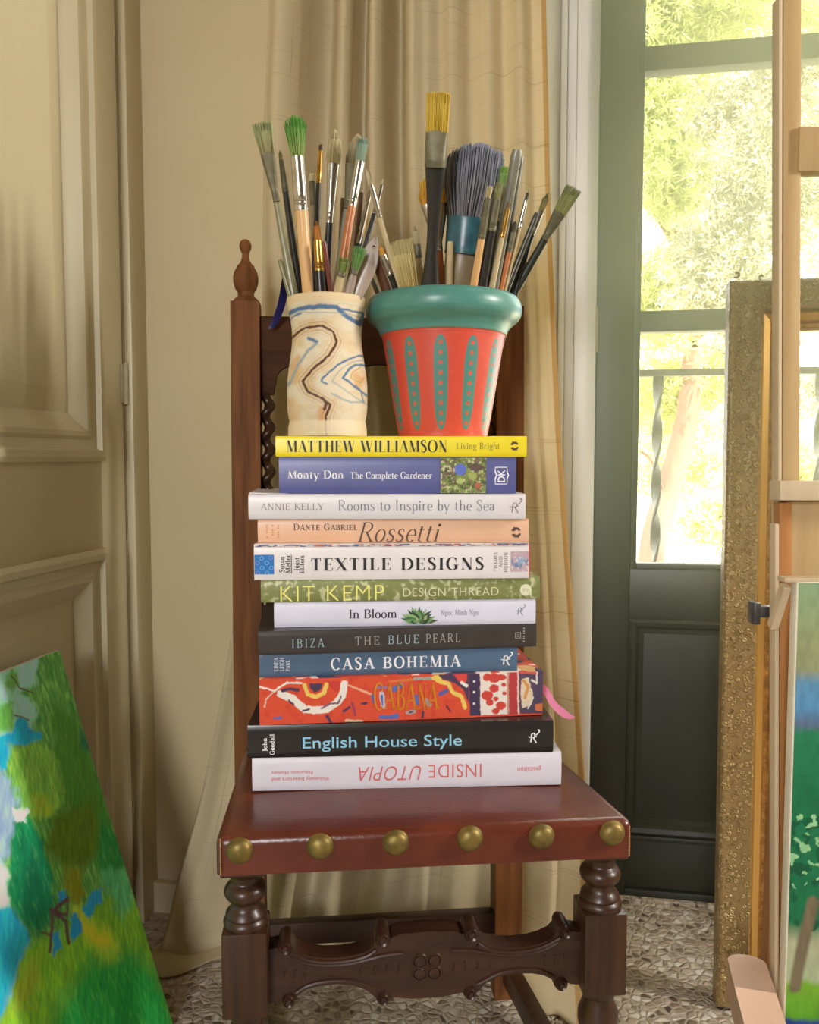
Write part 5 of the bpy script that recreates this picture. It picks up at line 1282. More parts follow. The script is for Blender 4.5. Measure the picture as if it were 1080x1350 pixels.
# 7 pale lilac
b = Book(6, 'pale lilac-white book with a succulent printed in the middle of its spine', 361.5, 706, (796, 829.3), (790, 823), cover('lilac_white_cover', rgb(220, 220, 236), rgb(212, 212, 230)), 4.6, 0.185, True, 0.004)
b.serif('title_lettering', 'In Bloom', (458, 804.6, 521, 816), M['i_black'], K=.13, n=.045, track=.04); b.serif('author_lettering', 'Ngoc Minh Ngo', (579, 804.8, 629.5, 811.5), M['i_grey'], K=.11, n=.05, track=.05)
b.script_r(686, 805, 14, 15, M['i_grey'], 0.9)
polys = []; cl_ = []; rr_ = random.Random(3)
for i in range(46):
    t = PI * (0.06 + 0.88 * (i * 0.618 % 1)); rad = 28 - 19 * i / 46.0
    cx, cy = 549, 823; ux, uy = math.cos(t), -math.sin(t) * 0.88; px_, py_ = -uy, ux; w_ = 2.5
    tip = (cx + ux * rad, cy + uy * rad); polys.append([(cx + ux * 2, cy + uy * 2), (cx + ux * rad * .6 + px_ * w_, cy + uy * rad * .6 + py_ * w_), tip, (cx + ux * rad * .6 - px_ * w_, cy + uy * rad * .6 - py_ * w_)])
    cl_.append([rgb(70, 112, 70), rgb(110, 150, 100), rgb(40, 74, 46), rgb(150, 176, 124)][i % 4] if ux < .35 or i % 3 else rgb(86, 78, 62))
mb = MB()
for i, (p, c) in enumerate(zip(polys, cl_)): mb.add([(b.x(a), b.front - 0.00001 * i, b.z(a, q)) for a, q in p], [(0, 1, 2, 3)], c)
mb.build('printed_succulent', M['print'], b.o, world=False, smooth=False)
# 8 charcoal
b = Book(7, 'charcoal book with spaced pale capitals, set askew below the pale lilac book', 340.5, 707, (831.5, 863.5), (823.5, 851.5), cover('charcoal_cover', rgb(66, 60, 58), rgb(58, 53, 52), 0.3), 8.0, 0.185, True, -0.006)
b.serif('title_lettering', 'THE', (464, 838.5, 496, 849.3), M['i_silver'], K=.10, n=.06, track=.24, sw=.06); b.serif('title_lettering', 'BLUE', (507, 836.8, 548, 847.8), M['i_bluegrey'], K=.10, n=.06, track=.24, sw=.06); b.serif('title_lettering', 'PEARL', (557, 835.2, 603, 846.3), M['i_silver'], K=.10, n=.06, track=.24, sw=.06)
b.serif('author_lettering', 'IBIZA', (382.5, 841, 424, 852.3), M['i_bluegrey'], K=.11, n=.06, track=.3, sw=.06)
b.strokes('publisher_mark', [[(678, 834), (685, 834), (685, 841), (678, 841), (678, 834)], [(680, 836.5), (683.5, 836.5)], [(680, 839), (683.5, 839)]], M['i_silver'], 1.2); b.flat('publisher_lettering', [[(688.5, y), (690.5, y), (690.5, y + 1.6), (688.5, y + 1.6)] for y in (828, 831.5, 834, 838, 840.5, 844)], M['i_silver'])
# 9 slate blue
b = Book(8, 'slate-blue book with bold white capitals between the charcoal and the rug-patterned book', 342, 682, (862.7, 894.6), (852.3, 886), cover('slate_blue_cover', rgb(84, 110, 138), rgb(76, 100, 128)), 6.0, 0.185, True, 0.004)
b.serif('title_lettering', 'CASA BOHEMIA', (434, 867, 604.5, 882), M['i_white'], K=.17, n=.06, track=.2, sw=.08)
for t_, x0, x1 in (('LINDA', 361, 366), ('LEIGH', 368.3, 373.3), ('PAUL', 376, 381)): b.serif('author_lettering', t_, (x0, 869 if t_ != 'PAUL' else 872, x1, 886), M['i_white'], 90, K=.14, n=.07, track=.06)
b.script_r(667.5, 869.5, 17, 19, M['i_white'], 1.7)
# 10 rug pattern
def rugcov():
    m, nt, bs = newmat('rug_patterned_cloth'); tc = nd(nt, 'ShaderNodeTexCoord'); v = nd(nt, 'ShaderNodeTexVoronoi'); v.inputs['Scale'].default_value = 70; nt.links.new(tc.outputs['Object'], v.inputs['Vector']); s_ = nd(nt, 'ShaderNodeSeparateColor'); nt.links.new(v.outputs['Color'], s_.inputs[0])
    r = ramp(nt, [(0.0, rgb(206, 74, 50)), (0.45, rgb(214, 84, 56)), (0.55, rgb(226, 214, 204)), (0.75, rgb(82, 66, 92)), (0.9, rgb(222, 170, 110))]); r.color_ramp.interpolation = 'CONSTANT'; nt.links.new(s_.outputs[0], r.inputs[0]); nt.links.new(r.outputs[0], bs.inputs['Base Color']); bs.inputs['Roughness'].default_value = 0.8; return m
M['greenpages'] = mat('green_page_edges', rgb(96, 104, 62), rgb(74, 82, 46), 0.7, scale=4, stretch=(1, 1, 500))
b = Book(9, 'thick red rug-patterned cloth book with gold lettering and a pink bookmark', 342, 715, (895.5, 956), (886.5, 942.5), rugcov(), 6.8, 0.19, True, 0.0, M['greenpages'])
eF = lambda pts: [(310 + x / 4.909, 810 + y / 4.909) for x, y in pts]; fF = lambda pts: [(510 + x / 4.32, 810 + y / 4.32) for x, y in pts]
def rug(X, Y):
    jx = X + 2.2 * (fbm(X / 3, Y / 3, 3) - .5); jy = Y + 2.2 * (fbm(X / 3, Y / 3, 7) - .5)
    C = np.tile(np.array(rgb(212, 78, 50)), (X.size, 1)); C = over(C, (fbm(X / 9, Y / 9, 4) - .5) * 3, rgb(198, 64, 44))
    def ln(p, w, c, s=.8):
        nonlocal C; C = over(C, .5 - (seg_dist(jx, jy, p) - w / 2) / s, c)
    def pg(p, c, s=.8):
        nonlocal C; C = over(C, .5 - poly_sd(jx, jy, p) / s, c)
    W_, P_, Y__, B_ = rgb(228, 222, 214), rgb(74, 56, 84), rgb(226, 196, 96), rgb(84, 104, 176)
    pg(eF([(560, 420), (705, 420), (700, 480), (640, 490)]), rgb(198, 60, 50))
    ln(eF([(160, 440), (250, 470), (330, 420), (420, 425)]), 2.4, W_); ln(eF([(250, 475), (200, 520), (190, 570)]), 2, rgb(214, 180, 160))
    ln(eF([(290, 490), (360, 520), (440, 590), (500, 600), (580, 595), (640, 560), (680, 510), (690, 440)]), 9.5, W_)
    ln(eF([(300, 470), (345, 460), (400, 470)]), 4, P_); ln(eF([(430, 600), (470, 590)]), 2.4, P_); ln(eF([(545, 590), (600, 560), (650, 560), (670, 520)]), 2.6, rgb(120, 90, 112)); ln(eF([(340, 530), (370, 560)]), 2.5, P_)
    ln(eF([(440, 440), (460, 500), (510, 515), (560, 495), (580, 440)]), 5.0, Y__); pg(eF([(470, 430), (550, 430), (545, 470), (500, 490), (475, 460)]), P_)
    ln(eF([(580, 640), (610, 690)]), 4, P_); ln(eF([(250, 640), (290, 640)]), 3.4, B_); ln(eF([(690, 610), (720, 590)]), 4, P_)
    ln(eF([(720, 450), (860, 510)]), 2.6, rgb(226, 170, 140)); ln(eF([(870, 520), (880, 560)]), 4.5, B_); ln(eF([(900, 470), (960, 470)]), 4, rgb(150, 110, 140)); ln(eF([(930, 510), (940, 590)]), 6.5, rgb(196, 190, 200)); ln(eF([(930, 520), (936, 580)]), 2.5, B_)
    ln(eF([(800, 570), (830, 565)]), 3, P_); ln(eF([(740, 560), (760, 640)]), 3, rgb(150, 60, 90)); ln(eF([(920, 660), (1030, 660)]), 5, B_); ln(eF([(700, 670), (800, 680)]), 3, rgb(206, 180, 150)); ln(eF([(1010, 480), (1060, 460)]), 6, B_)
    # right half
    ln(fF([(0, 380), (130, 375)]), 3, rgb(206, 120, 60)); ln(fF([(140, 370), (250, 372)]), 3.4, rgb(150, 160, 150)); ln(fF([(250, 370), (300, 366)]), 6, Y__)
    ln(fF([(25, 430), (60, 400)]), 6, B_); ln(fF([(150, 470), (160, 510)]), 5, B_); ln(fF([(205, 490), (225, 520)]), 5, rgb(150, 150, 150)); ln(fF([(100, 560), (140, 555)]), 5, rgb(170, 150, 150)); ln(fF([(110, 560), (130, 556)]), 2, P_); ln(fF([(0, 580), (40, 570)]), 4, B_); ln(fF([(290, 460), (320, 445)]), 6, rgb(92, 90, 150)); ln(fF([(185, 590), (190, 560)]), 2.5, P_); ln(fF([(325, 530), (345, 560)]), 3, rgb(120, 40, 60))
    pg(fF([(275, 352), (450, 340), (455, 520), (420, 440), (370, 400), (300, 378)]), P_)
    pg(fF([(360, 352), (440, 345), (440, 400), (400, 400)]), rgb(210, 70, 60)); ln(fF([(410, 400), (440, 420)]), 4, W_)
    ln(fF([(270, 385), (335, 405), (360, 455), (410, 480), (432, 545)]), 5.2, Y__)
    pg(fF([(450, 335), (515, 335), (522, 590), (460, 590)]), rgb(66, 52, 82))
    for cy in (397, 457, 522): C = over(C, .5 - (np.hypot(X - (510 + 483 / 4.32), Y - (810 + cy / 4.32)) - 1.5) / .8, W_)
    pg(fF([(516, 335), (684, 335), (684, 590), (522, 590)]), rgb(226, 216, 208))
    for cx, cy, r in ((560, 375, 26), (600, 380, 34), (640, 378, 22), (560, 480, 34), (600, 440, 28), (575, 520, 22), (640, 540, 30), (610, 500, 16), (655, 420, 14), (660, 470, 14), (660, 380, 12), (610, 570, 22)): C = over(C, .5 - (np.hypot(jx - (510 + cx / 4.32), (jy - (810 + cy / 4.32)) * 1.2) - r / 4.32) / .9, rgb(200, 66, 56))
    pg(fF([(672, 335), (684, 335), (690, 590), (676, 590)]), rgb(196, 150, 130)); pg(fF([(684, 335), (736, 335), (742, 590), (690, 590)]), rgb(178, 58, 62)); ln(fF([(738, 335), (744, 590)]), 1.8, rgb(226, 210, 200))
    pg(fF([(745, 330), (890, 330), (890, 590), (750, 590)]), rgb(84, 70, 96)); pg(fF([(760, 390), (800, 385), (815, 440), (830, 470), (820, 540), (765, 560), (755, 480)]), rgb(222, 204, 176)); ln(fF([(770, 400), (800, 440), (780, 500)]), 4, rgb(214, 150, 80)); ln(fF([(820, 400), (850, 420), (850, 350)]), 2.6, W_); ln(fF([(760, 350), (840, 360)]), 4, rgb(206, 92, 84)); pg(fF([(840, 540), (890, 530), (890, 580), (845, 575)]), rgb(216, 120, 80)); ln(fF([(828, 500), (800, 560)]), 2, W_)
    return C
b.paint('woven_spine', (342, 891 + .4, 715, 949), rug, M['clothprint'], 520, 110)
b.front -= 0.0005
bb_ = [('C', 489, 502), ('A', 502.5, 517), ('B', 518.5, 530), ('A', 530.5, 545), ('N', 546.5, 559), ('A', 559.5, 574)]
for ch, x0, x1 in bb_: b.serif('title_lettering', ch, (x0, 901, x1, 935), M['i_gold'], K=.15, n=.07, sw=.06)
w = MB(); pts = spline([(b.L - 0.002, 0.05, b.H * .62), (b.L + 0.012, 0.03, b.H * .40), (b.L + 0.022, 0.02, b.H * .10), (b.L + 0.036, 0.012, -b.H * 0.10), (b.L + 0.046, 0.01, -b.H * .16)], 6)
w.sweep([(p, Vector((.5, .3, .8)).normalized(), Vector((-.5, .85, 0)).normalized(), 0.0052 * (1 if i < 18 else 1 - (i - 17) * 0.11), 0.0004) for i, p in enumerate(pts)], 8); w.build('bookmark_ribbon', M['i_pink'], b.o, world=False)
# 11 black
b = Book(10, 'black glossy-jacketed book with sky-blue title, second from the bottom', 326.5, 729.5, (957.5, 998), (944.5, 989), cover('black_jacket', rgb(44, 42, 40), rgb(38, 36, 35), 0.22), 3.2, 0.205, True, -0.012)
b.sans('title_lettering', 'English House Style', (398, 966.5, 607, 982), M['i_sky'], weight=0.004)
for t_, x0, x1, y0, y1 in (('John', 346, 351.5, 972, 989), ('Goodall', 355.5, 361, 967, 993)): b.serif('author_lettering', t_, (x0, y0, x1, y1), M['i_white'], 90, K=.18, n=.11, track=.08)
b.script_r(703.5, 966.5, 16, 19, M['i_white'], 1.8)
# 12 white, upside down
b = Book(11, 'white book with coral upside-down lettering at the bottom of the stack', 332.5, 740, (998.5, 1040), (988.5, 1028), cover('lilac_white_jacket', rgb(226, 222, 232), rgb(218, 214, 226)), 3.0, 0.205, True, -0.010)
b.sans('title_lettering', 'INSIDE', (563, 1003.5, 633, 1021), M['i_coral'], 180, weight=-0.006, space=1.08)
b.sans('title_lettering', 'UTOPIA', (471, 1007, 553, 1025.5), M['i_coral'], 180, weight=-0.006, space=1.08, shear=0.3)
b.sans('publisher_lettering', 'gestalten', (681, 1006.5, 713, 1012.5), M['i_coral'], 180)
b.sans('subtitle_lettering', 'Visionary Interiors and', (358, 1021.5, 433, 1026.5), M['i_coral'], 180); b.sans('subtitle_lettering', 'Futuristic Homes', (358, 1013.5, 411, 1018.5), M['i_coral'], 180)
# ================================================================== marbled vase and painted flowerpot
ZB = zb_[0] + 0.0002                                    # top of the pile
M['marbled'] = attr_mat('marbled_clay', 0.62, bump=0.12, bscale=300, spec=0.3)
M['painted'] = attr_mat('painted_terracotta', 0.36, bump=0.12, bscale=160, spec=0.5, coat=0.1)
M['clay'] = mat('pale_bare_clay', rgb(214, 196, 160), rgb(200, 180, 142), 0.8, scale=30)
def prof_at(prof, z):
    for (r0, a), (r1, c) in zip(prof, prof[1:]):
        if z <= c: t = (z - a) / (c - a + 1e-9); t = t * t * (3 - 2 * t) * 0 + t; return r0 + (r1 - r0) * t
    return prof[-1][0]
def pot(name, label, cat, cx, Yc, rows, ext_w, wall, paint, m, inner_m, seg=360, nz=180, nin=None):
    """rows: (photo row, half width in px); the profile is measured at the pot's axis depth"""
    c = at(cx, (rows[0][0] + rows[-1][0]) / 2, Yc)
    pr = []
    zbot = ZB; ztop_px, zbot_px = rows[0][0], rows[-1][0]
    zt2 = at(cx, ztop_px, Yc).z
    for y, hw in rows:
        q = (y - ztop_px) / (zbot_px - ztop_px); pr.append((hw * Yc / FPX, zt2 + (ZB - zt2) * q))
    pr = pr[::-1]
    sm = spline([(r, z, 0) for r, z in pr], 8); pr = [(v.x, v.y) for v in sm]
    # even steps along the profile
    d = [0]
    for a, b_2 in zip(pr, pr[1:]): d.append(d[-1] + math.hypot(a[0] - b_2[0], a[1] - b_2[1]))
    def P(t):
        t *= d[-1]
        for i in range(len(d) - 1):
            if t <= d[i + 1] + 1e-12: k2 = (t - d[i]) / (d[i + 1] - d[i] + 1e-12); return (pr[i][0] + (pr[i + 1][0] - pr[i][0]) * k2, pr[i][1] + (pr[i + 1][1] - pr[i][1]) * k2)
        return pr[-1]
    root = thing(name, label, cat, (c.x, Yc, ZB))
    outer = [P(j / nz) for j in range(nz + 1)]
    mb = MB(); vs = []; fs = []
    for r, z in outer:
        for k2 in range(seg): a = 2 * PI * k2 / seg; vs.append((c.x + r * math.cos(a), Yc + r * math.sin(a), z))
    for j in range(nz):
        for k2 in range(seg): k3 = (k2 + 1) % seg; fs.append((j * seg + k2, j * seg + k3, (j + 1) * seg + k3, (j + 1) * seg + k2))
    V = np.array(vs); # where each point of the front shows in the photo: unrolled by height and angle
    row = ztop_px + (zbot_px - ztop_px) * (zt2 - V[:, 2]) / (zt2 - ZB)
    th = np.arctan2(V[:, 0] - c.x, -(V[:, 1] - Yc))     # 0 faces the camera, grows to +x
    rr = np.hypot(V[:, 0] - c.x, V[:, 1] - Yc) * FPX / Yc
    C = paint(th, row, rr, cx)
    mb.add(vs, fs, [tuple(q) for q in np.clip(C, 0, 1)])
    mb.build('body', m, root, sharp=180)
    # inside
    rim = outer[-1]; fl = ZB + wall * 1.4
    inn = [(rim[0] - 0.0005, rim[1] - 0.0002), (rim[0] - wall, rim[1] - 0.001)]
    for j in range(24):
        z = rim[1] - 0.004 - (rim[1] - 0.004 - fl) * j / 23
        inn.append((max(0.006, min(prof_at(outer, z) - wall, rim[0] - wall if nin is None else 9)), z))
    inn.append((0.0, fl))
    q = MB().lathe(inn, (c.x, Yc, 0), 64); o = q.build('inside', inner_m, root, sharp=60)
    u_ = MB().lathe([(0.0, ZB), (outer[0][0], ZB)], (c.x, Yc, 0), 64); u_.build('underside', inner_m, root)
    return root, c, outer
LV = lambda pts: [(290 + x / 2.512, 310 + y / 2.512) for x, y in pts]
def marble(th, row, rr, cx):
    X = cx + rr * np.sin(np.clip(th, -PI / 2, PI / 2)); back = np.abs(th) > PI / 2
    X = np.where(back, cx + rr * np.sign(th) * (2 - np.sin(np.abs(th))), X); Y = row
    jx = X + 4.0 * (fbm(X / 14, Y / 14, 3) - .5) + .8 * (fbm(X / 3, Y / 3, 13) - .5); jy = Y + 4.0 * (fbm(X / 14, Y / 14, 7) - .5) + .8 * (fbm(X / 3, Y / 3, 17) - .5)
    C = np.tile(np.array(rgb(220, 208, 182)), (X.size, 1)); C = over(C, (fbm(X / 16, Y / 12, 5) - .48) * 3, rgb(212, 190, 150))
    br = rgb(84, 52, 34); tan = rgb(196, 152, 96); bl = rgb(84, 116, 150); pb = rgb(150, 164, 172)
    main = LV([(225, 352), (255, 338), (300, 322), (350, 318), (385, 335), (396, 365), (375, 410), (322, 455), (288, 490), (308, 525), (350, 548), (378, 565), (362, 600), (366, 660)])
    d = seg_dist(jx, jy, main)
    rip = 0.5 + 0.5 * np.cos(d * 2.1); side = np.clip(1 - d / 15, 0, 1)
    C = over(C, side * rip * 0.55, rgb(202, 168, 120)); C = over(C, np.clip(1 - d / 7, 0, 1) * .6, rgb(210, 176, 126))
    def ln(p, w, c, s=1.0, k=1.0):
        nonlocal C; C = over(C, k * np.clip(.5 - (seg_dist(jx, jy, LV(p)) - w / 2) / s, 0, 1), c)
    ln([(255, 440), (270, 420), (262, 480)], 12, rgb(206, 160, 100), 6, .7); ln([(455, 470), (470, 480), (460, 500)], 9, rgb(208, 160, 100), 5, .8); ln([(245, 560), (262, 640)], 20, rgb(208, 170, 116), 10, .6); ln([(350, 580), (345, 655)], 9, rgb(212, 150, 86), 4, .7); ln([(420, 360), (440, 385)], 12, rgb(212, 184, 136), 7, .6)
    ln([(226, 500), (245, 490), (278, 430), (305, 395), (335, 372), (308, 356)], 3.6, pb, 2.0); ln([(308, 356), (336, 366)], 3, bl, 2)
    ln([(222, 268), (250, 264), (290, 262), (360, 258), (400, 262), (432, 290), (462, 298), (478, 266)], 5.5, bl, 1.4); ln([(232, 290), (250, 282), (285, 276)], 2.2, bl, 1.2); ln([(405, 264), (440, 268), (478, 262)], 2.4, bl, 1); ln([(240, 272), (470, 280)], 1.0, pb, 1)
    ln([(475, 400), (440, 415), (400, 440), (352, 480), (348, 492), (366, 500)], 2.4, bl, 1.2); ln([(490, 428), (455, 436), (435, 450), (416, 482), (446, 500), (490, 532)], 2.8, bl, 1.3); ln([(490, 410), (440, 430), (400, 460), (385, 495), (420, 520), (490, 560)], 1.2, pb, 1.2)
    ln([(470, 440), (445, 460), (440, 480), (470, 490), (480, 470)], 1.3, tan, 1); ln([(380, 530), (405, 545), (440, 556), (480, 548)], 1.8, pb, 1.5); ln([(455, 500), (470, 520), (475, 548)], 1.5, bl, 1.4)
    C = over(C, np.clip(.5 - (d - 1.1 - .8 * fbm(X / 4, Y / 4, 9)) / .9, 0, 1), br)
    C = over(C, .8 * np.clip(.5 - (np.abs(d - 5.0) - .35) / .6, 0, 1), rgb(150, 104, 66)); C = over(C, .5 * np.clip(.5 - (np.abs(d - 8.5) - .3) / .6, 0, 1), tan)
    ln([(352, 545), (366, 560), (358, 580)], 4, rgb(96, 62, 44), 1.5)
    C = over(C, np.clip((407 - row) / 2.0, 0, 1), rgb(218, 196, 158)); C = over(C, np.clip((row - 553) / 3, 0, 1) * .7, rgb(226, 210, 176))
    return C
VX, VY = 431.5, 1.075
vase, vc, vprof = pot('vase', 'slim cream clay vase with brown and blue marbling, packed with brushes', 'vase', VX, VY,
    [(394.5, 49.5), (396, 51), (402, 51.3), (408, 50.5), (411, 49.3), (428, 46.2), (442, 45.2), (458, 45.8), (478, 48.6), (505, 52), (530, 52.2), (545, 51.2), (553, 49.6), (556, 49.8), (562, 51), (571, 51.4), (574, 50.5)], None, 0.005, marble, M['marbled'], M['clay'], 420, 200)
def stripes(th, row, rr, cx):
    C = np.tile(np.array(rgb(206, 78, 60)), (th.size, 1)); teal = rgb(78, 134, 124)
    C = over(C, (fbm(th * 9, row / 8, 3) - .55) * 2, rgb(214, 88, 68))
    # eleven long teal ovals round the pot, each with a column of red dots
    per = math.radians(30.4); off = math.asin((579 - cx) / 66.0)
    k = np.round((th - off) / per); a = th - off - k * per
    t = (row - 451) / (566 - 451); rm = rr; xo = a * rm
    hw = 9.3 * np.sqrt(np.clip(1 - (2 * t - 1) ** 4, 0, 1)) * (1.05 - .25 * t)
    C = over(C, np.clip(.5 - (np.abs(xo) - hw - 0.6 * (fbm(th * 40, row / 4, 5) - .5)) / .8, 0, 1) * ((t > 0) & (t < 1)), teal)
    for i in range(9):
        y = 460 + i * 12.2; C = over(C, np.clip(.5 - (np.hypot(xo, row - y) - 2.5) / .9, 0, 1), rgb(206, 84, 64))
    C = over(C, np.clip((443.5 - row) / .8, 0, 1), teal)
    rimn = (fbm(th * 6, row / 5, 12) - .5); C = over(C, np.clip((443 - row) / .8, 0, 1) * np.clip(rimn * 2.2, 0, .5), rgb(96, 152, 140))
    C = over(C, np.clip(.5 - (np.abs(row - 446.5) - .5) / .6, 0, 1) * .6, rgb(164, 56, 44))
    return C
PX, PY = 584.5, 1.128
fpot, pc, pprof = pot('flowerpot', 'terracotta flowerpot painted red with teal rim and dotted teal ovals, full of brushes', 'flowerpot', PX, PY,
    [(394.5, 91), (396, 95), (401, 99), (408, 101), (414, 101), (420, 99.5), (426, 94.5), (431, 88.5), (437, 84), (442.5, 82), (444, 79.8), (446, 79.5), (460, 77), (500, 70.5), (540, 64), (566, 59.3), (572, 58.6), (574.5, 58)], None, 0.008, stripes, M['painted'], M['clay'], 900, 200, nin=1)

# ================================================================== brushes
M['bristle'] = attr_mat('bristles', 0.6, spec=0.3)
M['steel'] = mat('nickel_ferrule', rgb(206, 202, 194), rgb(180, 174, 164), 0.22, metal=0.95, scale=80)
M['dull'] = mat('tarnished_ferrule', rgb(112, 106, 78), rgb(88, 84, 60), 0.5, metal=0.2, scale=90)
M['brassf'] = mat('brass_ferrule', rgb(212, 168, 86), rgb(180, 136, 62), 0.28, metal=0.85, scale=80)
M['copper'] = mat('copper_ferrule', rgb(176, 120, 78), rgb(140, 92, 60), 0.32, metal=0.8, scale=80)
M['tealband'] = mat('teal_lacquer', rgb(56, 104, 112), rgb(40, 78, 90), 0.3, scale=60)
hm = {}
def H(name, c1, c2, rough=0.35):
    hm[name] = mat(name + '_handle', c1, c2, rough, scale=50, stretch=(1, 1, .12), coat=0.2)
H('light', rgb(226, 184, 130), rgb(206, 160, 104)); H('orange', rgb(196, 122, 62), rgb(172, 100, 48)); H('black', rgb(44, 42, 36), rgb(32, 31, 28)); H('olive', rgb(134, 130, 94), rgb(108, 106, 74))
H('pale', rgb(206, 190, 150), rgb(184, 164, 124)); H('grey', rgb(132, 128, 108), rgb(104, 102, 86)); H('brown', rgb(104, 66, 40), rgb(78, 48, 30)); H('red', rgb(120, 52, 40), rgb(92, 40, 34)); H('worn', rgb(176, 160, 144), rgb(150, 132, 118)); H('darkgreen', rgb(66, 68, 48), rgb(48, 50, 36)); H('smoke', rgb(150, 134, 104), rgb(120, 104, 78))
brng = random.Random(21)
def tuft(mb, B, d, e, n, wb, tb, wt, tt, L, ns, cb, ct, shape, rad=0.0006):
    """a tuft of single hairs from B along d; half widths at base and tip along e, half thickness along n"""
    # solid heart of the tuft
    secs = []
    for i in range(6):
        t = i / 5 * 0.72; c = [cb[k] + (ct[k] - cb[k]) * max(0, t - .15) for k in range(3)]
        secs.append((B + d * L * t, e, n, (wb + (wt - wb) * t) * 0.9, (tb + (tt - tb) * t) * 0.85, [q * .85 for q in c]))
    mb.sweep(secs, 14, p=3 if shape == 'flat' else 2)
    for _ in range(ns):
        if shape == 'flat': a, b = brng.uniform(-1, 1), brng.uniform(-1, 1)
        else:
            r_ = math.sqrt(brng.random()); q = brng.uniform(0, 2 * PI); a, b = r_ * math.cos(q), r_ * math.sin(q)
        l = L * {'flat': 1 - .03 * abs(a), 'round': math.sqrt(max(.05, 1 - .62 * (a * a + b * b))), 'mop': 1 - .17 * a * a - .06 * b * b + .05 * a, 'frayed': 1 - .16 * a * a, 'filbert': math.sqrt(max(.12, 1 - .8 * a * a)), 'point': 1 - .8 * (a * a + b * b)}[shape] * brng.uniform(.93, 1.02)
        p0 = B + e * wb * a + n * tb * b; jt = brng.uniform(-.05, .05)
        conv = {'round': .55, 'point': .15, 'filbert': .85}.get(shape, 1)
        p2 = B + d * l + e * wt * (a * conv + jt) + n * tt * (b * conv); p1 = p0.lerp(p2, .5) + (e * wt * a + n * tt * b) * .12 * (1 if shape in ('round', 'filbert', 'mop') else 0)
        f = brng.uniform(.75, 1.2); cs = []
        for t in (0, .5, 1.0):
            k2 = min(1, max(0, (t - .2) * 1.35)); cs += [[(cb[i] + (ct[i] - cb[i]) * k2) * f for i in range(3)]] * 3
        vs = []
        for p, r in ((p0, rad), (p1, rad * .95), (p2, rad * .45)):
            for j in range(3): q = 2 * PI * j / 3; vs.append(p + e * r * math.cos(q) + n * r * math.sin(q))
        fs = [(i * 3 + j, i * 3 + (j + 1) % 3, i * 3 + 3 + (j + 1) % 3, i * 3 + 3 + j) for i in range(2) for j in range(3)] + [(6, 7, 8)]
        mb.add(vs, fs, cs)
